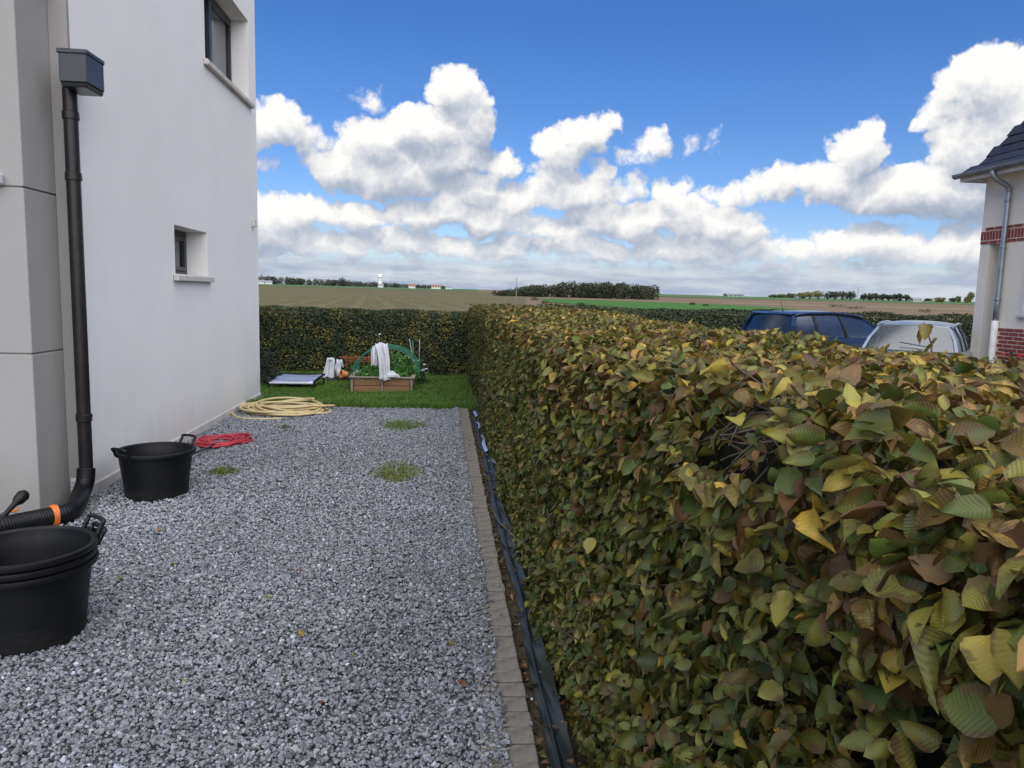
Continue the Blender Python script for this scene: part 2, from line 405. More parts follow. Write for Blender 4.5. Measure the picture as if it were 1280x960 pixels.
M['leaf'] = attr_color_mat('hedge_leaf', .5, .22, veins=True)
M['leaf_single'] = attr_color_mat('hedge_leaf_single', .5, .22, veins=True, objcol=True)
M['leaf_far'] = attr_color_mat('leaf_far', .6, .2)
M['crown'] = attr_color_mat('tree_crown', .75, .15)
M['grass'] = attr_color_mat('grass_blade', .6, .25)
M['stone'] = attr_color_mat('crushed_stone', .72, 0, spec=.35)
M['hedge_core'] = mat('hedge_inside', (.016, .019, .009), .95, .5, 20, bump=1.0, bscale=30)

# ------------------------------------------------------------------ ground and fields
def tz(x, y):
    r = np.hypot(x, y)
    far = 13.0*sstep(500, 2200, r) + 1.0*(vnoise(np.asarray(x)/260, np.asarray(y)/260, 3)-.5)*sstep(300, 900, r)
    return far - .02
def field_mat(name, a, b, stripe=None, sc=.05, bump=.3):
    m, nt, bs, out = mat_new(name)
    P = node(nt, 'ShaderNodeNewGeometry').outputs['Position']
    n1 = node(nt, 'ShaderNodeTexNoise', ins={'Vector': P, 'Scale': sc, 'Detail': 8.0, 'Roughness': .65}).outputs[0]
    n2 = node(nt, 'ShaderNodeTexNoise', ins={'Vector': P, 'Scale': 2.5, 'Detail': 5.0, 'Roughness': .7}).outputs[0]
    col = mixc(nt, mapr(nt, n1, .32, .68), a, b)
    col = mixc(nt, mapr(nt, n2, .3, .7, 0.0, .35), col, tuple(x*.6 for x in a))
    if stripe:
        ang, period, amt, tint = stripe
        pr = vmth(nt, 'DOT_PRODUCT', P, (math.cos(ang), math.sin(ang), 0), out=1)
        pr = mth(nt, 'ADD', pr, mth(nt, 'MULTIPLY', n1, period*1.2))
        w = mth(nt, 'SINE', mth(nt, 'MULTIPLY', pr, 2*math.pi/period))
        col = mixc(nt, mth(nt, 'MULTIPLY', mapr(nt, w, .2, .95), amt), col, tint)
    nt.links.new(col, bs.inputs['Base Color'])
    bs.inputs['Roughness'].default_value = .95; bs.inputs['Specular IOR Level'].default_value = .15
    nt.links.new(node(nt, 'ShaderNodeBump', ins={'Strength': bump, 'Distance': .2, 'Height': n2}).outputs[0], bs.inputs['Normal'])
    return m
M['field_brown'] = field_mat('bare_brown_field', (.175, .125, .080), (.215, .158, .105), (1.25, 22.0, .35, (.13, .10, .06)))
M['field_stubble'] = field_mat('stubble_field', (.102, .098, .044), (.140, .118, .060), (.10, 3.4, .28, (.21, .175, .10)))
M['field_green'] = field_mat('green_crop', (.055, .135, .030), (.070, .165, .036))
M['field_green_far'] = field_mat('far_green_crop', (.085, .150, .060), (.105, .165, .075))
M['field_tan'] = field_mat('pale_stubble', (.21, .165, .105), (.24, .185, .12))

def polar_sheet(name, a0, a1, radii, mt, dz, na=48):
    rows = []
    for r in radii:
        row = []
        for k in range(na+1):
            a = a0+(a1-a0)*k/na
            x, y = r*math.sin(a), r*math.cos(a)
            row.append((x, y, float(tz(x, y))+dz))
        rows.append(row)
    mb = MB()
    mb.grid([[rows[i][j] for i in range(len(rows))] for j in range(na, -1, -1)])
    return tag(mb.build(name, mt, smooth=True), kind='structure')
RADII = [2, 15, 30, 60, 120, 250, 400, 500, 600, 720, 860, 1000, 1200, 1400, 1600, 1800, 2000, 2200, 2600, 3500, 6000, 9000]
gm = MB(); gp = []
for r in [0.0]+RADII:
    gp.append([(r*math.sin(a), r*math.cos(a), (float(tz(r*math.sin(a), r*math.cos(a))) if r > 20 else -.06)) for a in [-math.pi+2*math.pi*k/72 for k in range(73)]])
gm.grid([[gp[i][j] for i in range(len(gp))] for j in range(72, -1, -1)])
tag(gm.build('ground', M['field_brown'], smooth=True), kind='structure')
RG = math.radians
polar_sheet('stubble_field', RG(-40), RG(6.2), [18, 40, 80, 150, 260, 400, 500, 600, 720, 860, 1000, 1200], M['field_stubble'], .05)
polar_sheet('distant_green_field', RG(-40), RG(2.5), [1210, 1300, 1400, 1500, 1650, 1800, 2000], M['field_green_far'], .35)
polar_sheet('distant_green_field', RG(13), RG(48), [1080, 1200, 1350, 1500, 1700, 1900, 2100, 2300], M['field_green_far'], .35)
polar_sheet('pale_stubble_field', RG(21), RG(48), [330, 400, 470, 540], M['field_tan'], .08)
gf = MB()
gpl = [(24, 176), (29, 84), (40, 88), (62, 118), (88, 190), (96, 250), (74, 340), (50, 390)]
gf.add([(x, y, .07) for x, y in gpl], [tuple(range(len(gpl)))])
tag(gf.build('green_crop_field', M['field_green']), kind='structure')

# neighbour's yard behind the hedge, the lawn, the drive, the strip of soil
M['asphalt_grit'] = mat('neighbour_gravel', (.16, .15, .135), .95, .3, 40, bump=.6, bscale=120)
yard = MB(); yard.grid([[(x, y, -.03-.16*float(sstep(1.6, 4.5, x))) for x in (1.55, 2.2, 3, 3.8, 4.6, 8, 24)] for y in (19.4, 10, 2, -4)])
tag(yard.build('neighbour_yard', M['asphalt_grit']), kind='structure')
M['gravel_base'] = mat('gravel_bed', (.07, .074, .082), .95, .5, 90, bump=1.0, bscale=220, c2=(.14, .147, .16))
XW = -2.67                                                       # plane of the white house wall
dv = MB(); dv.quad((-9, -4, -.012), (.16, -4, -.012), (.16, 10.17, -.012), (-9, 10.17, -.012))
tag(dv.build('gravel_driveway', M['gravel_base']), kind='structure')
M['lawn_base'] = mat('lawn_soil', (.035, .07, .02), .95, .4, 20, bump=.6, bscale=60)
lw = MB(); lw.quad((-9, 10.17, -.008), (.62, 10.17, -.008), (.62, 14.6, -.008), (-9, 14.6, -.008))
tag(lw.build('lawn', M['lawn_base']), kind='structure')
ss = MB(); ss.quad((.16, -4, -.02), (1.6, -4, -.02), (1.6, 10.17, -.02), (.16, 10.17, -.02))
tag(ss.build('soil_strip', M['soil']), kind='structure')

# ------------------------------------------------------------------ crushed stone
def ico():
    t = (1+5**.5)/2
    v = np.array([(-1,t,0),(1,t,0),(-1,-t,0),(1,-t,0),(0,-1,t),(0,1,t),(0,-1,-t),(0,1,-t),(t,0,-1),(t,0,1),(-t,0,-1),(-t,0,1)], float)
    v /= np.linalg.norm(v[0])
    f = np.array([(0,11,5),(0,5,1),(0,1,7),(0,7,10),(0,10,11),(1,5,9),(5,11,4),(11,10,2),(10,7,6),(7,1,8),(3,9,4),(3,4,2),(3,2,6),(3,6,8),(3,8,9),(4,9,5),(2,4,11),(6,2,10),(8,6,7),(9,8,1)])
    return v, f
def octa():
    return np.array([(1,0,0),(-1,0,0),(0,1,0),(0,-1,0),(0,0,1),(0,0,-1)], float), np.array([(0,2,4),(2,1,4),(1,3,4),(3,0,4),(2,0,5),(1,2,5),(3,1,5),(0,3,5)])
def block():
    v = np.array([(x, y, z) for x in (-.62, .62) for y in (-.62, .62) for z in (-.62, .62)])
    return v, np.array([(0,1,3),(0,3,2),(4,6,7),(4,7,5),(0,4,5),(0,5,1),(2,3,7),(2,7,6),(0,2,6),(0,6,4),(1,5,7),(1,7,3)])
def rand_rot(n):
    q = RNG.normal(size=(n, 4)); q /= np.linalg.norm(q, axis=1)[:, None]
    w, x, y, z = q.T
    return np.stack([np.stack([1-2*(y*y+z*z), 2*(x*y-z*w), 2*(x*z+y*w)], -1), np.stack([2*(x*y+z*w), 1-2*(x*x+z*z), 2*(y*z-x*w)], -1), np.stack([2*(x*z-y*w), 2*(y*z+x*w), 1-2*(x*x+y*y)], -1)], 1)
def stones(pos, size, tmpl, rough=.28):
    tv, tf = tmpl; n = len(pos); k = len(tv)
    V = tv[None]*(1+RNG.uniform(-rough, rough, (n, k, 1)))
    V = V*RNG.uniform(.62, 1.25, (n, 1, 3))
    V = np.einsum('nij,nkj->nki', rand_rot(n), V)*size[:, None, None]
    V[:, :, 2] *= .8
    V += pos[:, None, :]
    Fc = (tf[None]+(np.arange(n)*k)[:, None, None]).reshape(-1, 3)
    g = np.clip(RNG.normal(.225, .058, n), .08, .5)
    g *= .84+.34*vnoise(pos[:, 0]*.9+3, pos[:, 1]*.55, 71)+.10*(vnoise(pos[:, 0]*4, pos[:, 1]*3, 72)-.5)
    bright = RNG.random(n) < .035
    g[bright] = RNG.uniform(.36, .5, bright.sum())
    blue = RNG.uniform(.98, 1.16, n)
    C = np.stack([g*.93, g*.985, g*blue, np.ones(n)], 1)
    return V.reshape(-1, 3), Fc, np.repeat(C, k, 0)
def scatter(x0, x1, y0, y1, dens):
    n = int((x1-x0)*(y1-y0)*dens)
    return RNG.uniform(x0, x1, n), RNG.uniform(y0, y1, n)
def edge_x(y): return .236+.03*(vnoise(y*3.1, y*0+.5, 5)-.3)+.03*(vnoise(y*11, y*0+2.5, 6)-.5) - .03*sstep(5, 8, y)
px_, py_ = scatter(-2.95, .33, 1.7, 5.0, 7600)
k_ = (px_ < edge_x(py_)) & (px_ > -0.95*py_-.4)
px_, py_ = px_[k_], py_[k_]
sz_ = np.clip(RNG.lognormal(math.log(.0074), .30, len(px_)), .004, .0155)
hz_ = RNG.uniform(-.006, .012, len(px_)) + .024*(px_ > .15) + .016*(vnoise(px_*2.2, py_*2.2, 9)-.5)
V1, F1, C1 = stones(np.stack([px_, py_, hz_], 1), sz_, block(), .34)
mesh_A = mesh_np('gravel', V1, F1, M['stone'], col=C1)
tag(mesh_A, 'loose blue-grey crushed stone covering the driveway', 'gravel', kind='stuff')
px_, py_ = scatter(-2.95, .33, 5.0, 10.17, 3700)
k_ = (px_ < edge_x(py_)) & ~((px_ < -2.64) & (py_ > 5.3))
px_, py_ = px_[k_], py_[k_]
V1, F1, C1 = stones(np.stack([px_, py_, RNG.uniform(-.006, .012, len(px_)) + .024*(px_ > .15)+.016*(vnoise(px_*2.2, py_*2.2, 9)-.5)], 1), RNG.uniform(.008, .0142, len(px_)), octa(), .3)
tag(mesh_np('gravel', V1, F1, M['stone'], col=C1), 'crushed stone on the stretch of driveway by the lawn', 'gravel', kind='stuff')
px_, py_ = scatter(-4.9, -2.4, 1.9, 5.3, 3000)
k_ = (px_ < -2.95) | (px_ < -.95*py_-.4)
px_, py_ = px_[k_], py_[k_]
V1, F1, C1 = stones(np.stack([px_, py_, RNG.uniform(-.006, .012, len(px_))], 1), RNG.uniform(.008, .0142, len(px_)), octa(), .3)
tag(mesh_np('gravel', V1, F1, M['stone'], col=C1), 'crushed stone in front of the grey porch wing', 'gravel', kind='stuff')
# loose stones that rolled over the edging onto the pavers and the soil
px_, py_ = scatter(.2, .46, 1.7, 9.5, 260)
k_ = RNG.random(len(px_)) < np.where(px_ < .345, .30, .35)*np.exp(-(px_-.2)/.16)
px_, py_ = px_[k_], py_[k_]
V1, F1, C1 = stones(np.stack([px_, py_, np.where(px_ < .345, .027, -.008)], 1), RNG.uniform(.006, .012, len(px_)), ico())
tag(mesh_np('stray_gravel', V1, F1, M['stone'], col=C1), 'stray stones on the paver edging and the soil beside it', 'gravel', kind='stuff')

# ------------------------------------------------------------------ paver edging
edging = thing('paver_edging', 'row of grey concrete pavers along the gravel beside the long hedge', 'edging', (.25, 1.5, 0))
pv = MB(); pv.box(-.1, .095, -.0475, .0475, -.06, .02)
pm = pv.build('paver', M['paver'], edging, bevel=.004, local=True)
y_ = 1.55; first = True
while y_ < 10.14:
    o = pm if first else pm.copy()
    if not first: COL.objects.link(o); o.parent = edging
    first = False
    o.location = (random.uniform(-.004, .004), y_-1.5, random.uniform(-.004, .003))
    o.rotation_euler = (random.uniform(-.02, .02), random.uniform(-.02, .02), random.uniform(-.02, .02))
    y_ += .1045
# rubber-black weed liner lying folded in the strip of soil
lin = thing('weed_liner', 'dark green plastic liner strip lying folded along the foot of the long hedge', 'liner', (.44, 1.5, 0))
rows = []
for i in range(150):
    y = 1.5+i*.058
    wob = .007*math.sin(y*2.1)+.004*math.sin(y*5.3+1)
    row = []
    for k in range(8):
        u = k/7
        z = .012+.016*math.exp(-((u-.3)/.16)**2)*(1+.5*math.sin(y*3.7))+.045*u*u*u*(1+.25*math.sin(y*4.1+2))+.008*math.sin(y*13+u*9)
        row.append((.388+wob+u*.075, y, z))
    rows.append(row)
lm = MB(); lm.grid([r[::-1] for r in rows]); lm.build('sheet', M['liner'], lin, smooth=True)
rp = MB(); rp.tube([(.412+.007*math.sin((1.5+i*.06)*2.1)+.004*math.sin((1.5+i*.06)*5.3+1), 1.5+i*.06, .030+.006*math.sin((1.5+i*.06)*3.7)) for i in range(144)], .008, 6)
rp.build('rolled_edge', M['liner'], lin, smooth=True)
for (ya, yb, xx) in ((8.4, 8.9, .40), (7.2, 8.1, .41), (6.6, 7.9, .47), (9.3, 9.6, .40)):       # pale strips: wet reflections on the liner put in as colour
    t_ = MB(); t_.grid([[(xx+.012*math.sin(y*9)+.02*(y-ya), y, .05+.015*math.sin(y*6)), (xx+.03+.012*math.sin(y*9)+.02*(y-ya), y, .06+.015*math.sin(y*6+.6))][::-1] for y in np.linspace(ya, yb, 10)])
    t_.build('reflection_strip', M['steel_blue'], lin, smooth=True)

# ------------------------------------------------------------------ grass
def blades(pos, h, w, lean, green, name, parent=None, label=None, cat=None, kind=None):
    n = len(pos); a = RNG.uniform(0, 2*math.pi, n); b = RNG.uniform(0, 2*math.pi, n)
    dx = np.stack([np.cos(a), np.sin(a), 0*a], 1)*(w/2)[:, None]
    mid = pos+np.stack([np.cos(b)*lean*h*.35, np.sin(b)*lean*h*.35, h*.62], 1)
    tip = pos+np.stack([np.cos(b)*lean*h, np.sin(b)*lean*h, h*RNG.uniform(.75, 1, n)], 1)
    V = np.stack([pos-dx, pos+dx, mid-dx*.8, mid+dx*.8, tip], 1).reshape(-1, 3)
    k = (np.arange(n)*5)[:, None]
    Fc = np.concatenate([k+np.array([[0, 1, 3]]), k+np.array([[0, 3, 2]]), k+np.array([[2, 3, 4]])], 0)
    s = RNG.uniform(.65, 1.4, n); yl = RNG.random(n)
    base = np.array(green)
    C = base[None]*s[:, None]*np.stack([1+.5*yl, 1+.12*yl, 1-.2*yl], 1)
    C = np.concatenate([C, np.ones((n, 1))], 1)
    o = mesh_np(name, V, Fc, M['grass'], parent, col=np.repeat(C, 5, 0))
    return tag(o, label, cat, kind=kind)
gx, gy = scatter(-3.6, .55, 10.0, 14.3, 4200)
k_ = (gy > 10.16-.13*vnoise(gx*5, gx*0, 8)**2) & ~((gx > -1.46) & (gx < -.52) & (gy > 11.65) & (gy < 12.9))
gx, gy = gx[k_], gy[k_]
hh = .035+.075*vnoise(gx*2.3, gy*2.3, 1)+.05*(gy < 10.5)
blades(np.stack([gx, gy, np.full(len(gx), -.008)], 1), hh, RNG.uniform(.004, .009, len(gx)), RNG.uniform(.2, .8, len(gx)), (.085, .185, .036), 'grass', label='green lawn grass in front of the clipped rear hedge', cat='grass', kind='stuff')
def tuft(px, py, rx, ry, n, label, green):
    c = on_ground(px, py)
    t = thing('grass_tuft', label, 'grass tuft', (c[0], c[1], 0))
    a = RNG.uniform(0, 2*math.pi, n); r = np.sqrt(RNG.random(n))*(.55+.85*vnoise(np.cos(a)*1.7+px, np.sin(a)*1.7+py, 2))
    P = np.stack([np.cos(a)*r*rx, np.sin(a)*r*ry, np.full(n, .003)], 1)
    blades(P, RNG.uniform(.03, .075, n)*(1.15-.6*r), RNG.uniform(.004, .008, n), RNG.uniform(.4, 1.3, n), green, 'blade_cluster', t, kind='stuff')
tuft(503, 533, .27, .34, 900, 'round grass tuft in the gravel close to the lawn edge', (.10, .175, .035))
tuft(494, 592, .20, .36, 800, 'flattened weed tuft in mid gravel with yellowing tips', (.13, .185, .045))
tuft(278, 591, .13, .13, 240, 'small ragged grass tuft in the gravel beside the single tub', (.11, .165, .04))
tuft(356, 536, .08, .10, 90, 'few sparse weed blades just in front of the yellow hose', (.060, .105, .022))

# ------------------------------------------------------------------ the white house on the left
house = thing('rendered_house', 'white rendered house with grey porch wing, dark windows and downpipe', 'house', (XW, 8, 0))
Y0, Y1, ZT = 5.76, 11.02, 6.3
holes = [(7.70, 8.715, 1.70, 2.20), (8.80, 10.66, 4.07, 5.13)]      # y0 y1 z0 z1
ys = sorted({Y0, Y1, *[h[0] for h in holes], *[h[1] for h in holes]})
zs = sorted({-.1, ZT, *[h[2] for h in holes], *[h[3] for h in holes]})
w = MB()
for a, b in zip(ys[:-1], ys[1:]):
    for c, d in zip(zs[:-1], zs[1:]):
        if any(h[0] <= a and b <= h[1] and h[2] <= c and d <= h[3] for h in holes): continue
        w.quad((XW, a, c), (XW, b, c), (XW, b, d), (XW, a, d))
DEP = .24
for (a, b, c, d) in holes:
    X2 = XW-DEP
    w.quad((XW, a, c), (X2, a, c), (X2, b, c), (XW, b, c)); w.quad((XW, a, d), (XW, b, d), (X2, b, d), (X2, a, d))
    w.quad((XW, a, c), (XW, a, d), (X2, a, d), (X2, a, c)); w.quad((XW, b, c), (X2, b, c), (X2, b, d), (XW, b, d))
w.quad((XW, Y1, -.1), (-10, Y1, -.1), (-10, Y1, ZT), (XW, Y1, ZT))
w.quad((XW, Y0, -.1), (XW, Y0, ZT), (-10, Y0, ZT), (-10, Y0, -.1))
w.quad((-10, Y0, -.1), (-10, Y0, ZT), (-10, Y1, ZT), (-10, Y1, -.1))
w.quad((XW, Y0, ZT), (XW, Y1, ZT), (-10, Y1, ZT), (-10, Y0, ZT))
w.build('wall', M['render_white'], house)
rc = MB(); rc.box(-10.05, XW+.05, Y0-.05, Y1+.05, ZT+.003, ZT+.12); rc.build('roof_coping', M['anthracite'], house, bevel=.01)
pl = MB(); pl.box(XW-.1, XW+.012, Y0+.003, Y1+.012, -.08, .075); pl.build('plinth', M['concrete'], house, bevel=.006)
for i, (a, b, c, d) in enumerate(holes):
    X2 = XW-DEP
    fr = MB(); ft = .062; fx0, fx1 = X2-.05, X2+.018
    e = .002
    fr.box(fx0, fx1, a+e, b-e, c+e, c+ft); fr.box(fx0, fx1, a+e, b-e, d-ft, d-e)
    fr.box(fx0, fx1, a+e, a+ft, c+ft, d-ft); fr.box(fx0, fx1, b-ft, b-e, c+ft, d-ft)
    win = fr.build('window', M['anthracite'], house, bevel=.004)
    sa = MB(); g = ft+.003; st = .045
    sx0, sx1 = X2-.03, X2+.03
    sa.box(sx0, sx1, a+g, b-g, c+g, c+g+st); sa.box(sx0, sx1, a+g, b-g, d-g-st, d-g)
    sa.box(sx0, sx1, a+g, a+g+st, c+g+st, d-g-st); sa.box(sx0, sx1, b-g-st, b-g, c+g+st, d-g-st)
    if i: sa.box(sx0, sx1, (a+b)/2-.05, (a+b)/2+.05, c+g+st, d-g-st)
    sa.build('sash', M['anthracite'], win, bevel=.004)
    pn = MB(); pn.box(X2-.008, X2+.002, a+g+st-.01, b-g-st+.01, c+g+st-.01, d-g-st+.01)
    pn.build('pane', M['window_glass'], win)
    rm = MB(); rm.box(X2-.60, X2-.58, a-.1, b+.1, c-.1, d+.1); rm.build('interior', M['dark_room'], win)
    if i:
        bl = MB(); bl.box(X2-.12, X2-.115, a+.1, b-.08, c+.02, d-.05); bl.build('blind', M['curtain'], win)
    sl = MB(); y0_, y1_ = a-.07, b+.07
    sl.hexa([(X2+.02, a+.003, c+.003), (XW+.002, a+.003, c+.003), (XW+.002, b-.003, c+.003), (X2+.02, b-.003, c+.003)], [(X2+.02, a+.003, c+.03), (XW+.002, a+.003, c+.018), (XW+.002, b-.003, c+.018), (X2+.02, b-.003, c+.03)])
    sl.hexa([(XW+.003, y0_, c-.05), (XW+.055, y0_, c-.05), (XW+.055, y1_, c-.05), (XW+.003, y1_, c-.05)], [(XW+.003, y0_, c+.017), (XW+.055, y0_, c+.006), (XW+.055, y1_, c+.006), (XW+.003, y1_, c+.017)])
    sl.build('sill', M['concrete'], win, bevel=.006)
bk = MB(); p_ = on_x(315, 279, XW); bk.box(XW, XW+.05, p_[1]-.03, p_[1]+.03, p_[2]-.05, p_[2]+.05); bk.box(XW+.05, XW+.075, p_[1]-.02, p_[1]+.02, p_[2]-.045, p_[2]-.02)
bk.build('wall_bracket', M['concrete'], house, bevel=.005)

# porch wing in front of it: three bands of grey render with recessed joints
XG, YG = -2.80, 5.31
jz = [on_y(46, 443, YG)[2], on_y(43, 234.5, YG)[2]]
zt = on_x(84, 6, XG+.02)[2]
zb = [-.1, jz[0], jz[1], zt]
for a, b in zip(zb[:-1], zb[1:]):
    q = MB(); q.box(-10, XG, YG, Y0-.003, a+.006, b-.006)
    q.build('wing_wall', M['render_grey'], house, bevel=.004)
q = MB(); q.box(-9.99, XG-.014, YG+.014, Y0-.004, -.09, zt-.02); q.build('wing_core', M['render_grey'], house)
q = MB(); q.box(XG+.003, XW-.002, Y0-.04, Y0-.004, -.09, zt); q.build('wing_return', M['render_grey'], house)
q = MB(); q.box(-10, XG+.045, YG-.045, Y0-.005, zt+.002, zt+.075); q.build('wing_coping', M['anthracite'], house, bevel=.006)
lp = on_y(-4, 224, YG)
q = MB(); q.box(lp[0]-.1, lp[0]+.048, YG-.06, YG-.002, lp[2]-.04, lp[2]+.04); q.build('wall_lamp', M['fleece'], house, bevel=.012)
vt = MB(); vp = on_y(92, 618, 5.69)
for k in range(6): vt.box(vp[0]-.02, vp[0]+.035, 5.695, 5.715, vp[2]-.06+k*.03, vp[2]-.045+k*.03)
vt.box(vp[0]-.028, vp[0]+.043, 5.7155, 5.7195, vp[2]-.075, vp[2]+.12)
vt.build('vent_grille', M['fleece'], house)
# leader head and downpipe
PYc = 5.63
pa, pb = on_y(95, 118, PYc), on_y(101, 600, PYc)
pxm = (pa[0]+pb[0])/2
hb = MB(); c0, c1 = on_y(72, 62, 5.46), on_y(109.5, 109, 5.46)
hx0, hx1, hz1, hz0 = c0[0], c1[0], c0[2], c1[2]
hb.box(hx0, hx1, 5.46, 5.7185, hz0+.03, hz1)
hb.hexa([(hx0+.012, 5.47, hz0-.0), (hx1-.012, 5.47, hz0-.0), (hx1-.012, 5.715, hz0-.0), (hx0+.012, 5.715, hz0-.0)], [(hx0+.003, 5.463, hz0+.029), (hx1-.003, 5.463, hz0+.029), (hx1-.003, 5.717, hz0+.029), (hx0+.003, 5.717, hz0+.029)])
hb.box(hx0-.008, hx1+.008, 5.452, 5.7188, hz1-.02, hz1+.012)
hd = hb.build('leader_head', M['anthracite'], house, bevel=.006)
dp = MB(); dp.tube([(pxm, PYc, hz0+.03), (pxm, PYc, 1.5), (pxm, PYc, .16)], .047, 20)
dpo = smooth_angle(dp.build('downpipe', M['pvc_brown'], house))
for (yy) in (145, 221, 522):
    zc = on_y(96, yy, PYc)[2]
    cl = MB(); cl.lathe([(.048, -.03), (.054, -.025), (.054, .025), (.048, .03)], 20, (pxm, PYc, zc)); cl.box(pxm-.02, pxm+.02, PYc+.04, 5.7215, zc-.012, zc+.012)
    smooth_angle(cl.build('pipe_collar', M['pvc_brown'], dpo))

# ------------------------------------------------------------------ drain pipe along the wing
e0 = on_ground(60, 646, .064); e1 = on_ground(-6, 668, .07)
path = [(pxm, PYc, .24), (pxm, PYc-.02, .15), (pxm+.005, PYc-.10, .078)]+[tuple(on_ground(a, b, .064)) for a, b in ((90, 638), (62, 645.5), (30, 652), (-6, 660), (-80, 676), (-220, 704))]
def spline(pts, n=8):
    P = [Vector(p) for p in pts]; out = []
    for i in range(len(P)-1):
        a, b, c, d = P[max(i-1, 0)], P[i], P[i+1], P[min(i+2, len(P)-1)]
        for k in range(n):
            t = k/n
            out.append(.5*((2*b)+(-a+c)*t+(2*a-5*b+4*c-d)*t*t+(-a+3*b-3*c+d)*t**3))
    out.append(P[-1]); return out
drain = thing('drain_hose', 'black corrugated drain hose with orange coupling leading from the downpipe', 'drain hose', (e0[0], e0[1], 0))
sp_ = spline(path, 40)
db = MB(); db.tube(sp_, [.061+.0016*((i//2) % 2) for i in range(len(sp_))], 18); smooth_angle(db.build('pipe', M['black_plastic'], drain), 60)
ic = min(range(len(sp_)), key=lambda i: (sp_[i]-Vector((e0[0]+.03, e0[1]+.02, .064))).length)
oc = MB(); oc.tube(sp_[ic-6:ic+7], .069, 20); oc.tube(sp_[ic-2:ic+3], .073, 20); smooth_angle(oc.build('coupling', M['orange_plastic'], drain))
# long-handled hose gun leaning by the drain hose
h0, h1 = on_y(-14, 664, 4.72), on_y(30, 618, 4.98)
gun = thing('hose_gun', 'black watering gun with orange trim leaning on the drain hose', 'hose gun', (h0[0], h0[1], 0))
va, vb = Vector(h0), Vector(h1); dr = vb-va
g = MB(); g.tube([va-dr*.5, va, va+dr*.55, va+dr*.8], [.017, .018, .016, .02], 10); smooth_angle(g.build('handle', M['black_plastic'], gun))
g = MB(); g.tube([va+dr*.74, va+dr*.84, va+dr*.98, va+dr*1.05], [.02, .036, .04, .026], 12); smooth_angle(g.build('spray_head', M['black_plastic'], gun))
g = MB(); g.tube([va+dr*.6+Vector((.012, -.01, -.02)), va+dr*.75+Vector((.02, -.01, -.035))], .008, 6); g.build('trigger', M['orange_plastic'], gun)
g = MB(); g.tube([va+dr*.02, va+dr*.12], .023, 10); g.build('ring', M['orange_plastic'], gun)

# ------------------------------------------------------------------ black tubs
def make_tub(name, label, loc, rz, hang=(0, math.pi)):
    t = thing(name, label, 'tub', loc, rz)
    b = MB(); H_, RT, RB = .355, .272, .222
    prof = [(0.0, .012), (RB-.02, .010), (RB-.004, .0), (RB, .012), (RB+.006, .03)]
    prof += [(RB+(RT-.012-RB)*k/6, .03+(H_-.06)*k/6) for k in range(1, 7)]
    prof += [(RT-.006, H_-.028), (RT+.012, H_-.026), (RT+.016, H_-.012), (RT+.013, H_), (RT-.002, H_+.003), (RT-.012, H_-.006), (RT-.018, H_-.04)]
    prof += [(RT-.022-(RT-RB)*k/6*.95, H_-.05-(H_-.075)*k/6) for k in range(0, 7)] + [(0.0, .022)]
    b.lathe(prof, 56); smooth_angle(b.build('body', M['tub_plastic'], t, local=True), 35)
    for a in hang:
        c, s = math.cos(a), math.sin(a)
        def q(r, tt, z): return (c*r-s*tt, s*r+c*tt, z)
        hm = MB(); hm.tube(spline([q(RT+.008, -.07, H_-.012), q(RT+.03, -.066, H_+.028), q(RT+.045, -.06, H_+.052), q(RT+.045, .06, H_+.052), q(RT+.03, .066, H_+.028), q(RT+.008, .07, H_-.012)], 5), .0105, 8)
        hm.build('handle', M['black_plastic'], t, smooth=True, local=True)
    return t
c_ = on_ground(193, 628)
make_tub('plastic_tub', 'single black plastic tub standing alone by the white wall', (c_[0]*1.03, c_[1]+.228, 0), 0, (math.radians(60), math.radians(240)))
c_ = on_ground(16, 825)
tx, ty = c_[0]*1.03, c_[1]+.228
for k, (lab, ang) in enumerate((('bottom black tub of the nested stack, standing on the gravel', 50), ('middle black tub of the nested stack near the drain hose', 47), ('top black tub of the nested stack, its open mouth empty', 44))):
    make_tub('plastic_tub', lab, (tx+random.uniform(-.004, .004), ty+random.uniform(-.004, .004), k*.036), math.radians((9, -6, 0)[k]), (math.radians(50), math.radians(230)))

# ------------------------------------------------------------------ hoses
def heap(c, rx, ry, turns, r, lift, seed, n=44):
    """loops thrown down one over the other, each leaning its own way"""
    rnd = random.Random(seed); keys = [(rnd.uniform(.5, 1.0), rnd.uniform(.4, 1.0), rnd.uniform(-.3, .3), rnd.uniform(-.3, .3), rnd.uniform(0, 6.28), rnd.uniform(.1, 1.0), rnd.uniform(-.35, .35)) for _ in range(turns+2)]
    pts = []
    for i in range(turns*n):
        t = i/n; k = int(t); f = t-k; f = f*f*(3-2*f)
        a_ = [u*(1-f)+v*f for u, v in zip(keys[k], keys[k+1])]
        an = -t*2*math.pi
        x = rx*a_[0]*math.cos(an)+a_[2]*rx; y = ry*a_[1]*math.sin(an)+a_[3]*ry
        x, y = x*math.cos(a_[6])-y*math.sin(a_[6])*.6, y*math.cos(a_[6])+x*math.sin(a_[6])*.6
        z = r*1.3+lift*(.25+.75*t/turns)*a_[5]*(.5+.5*math.sin(an*1.0+a_[4]))+.012*t/turns
        pts.append((c[0]+x, c[1]+y, max(r, z)))
    return pts
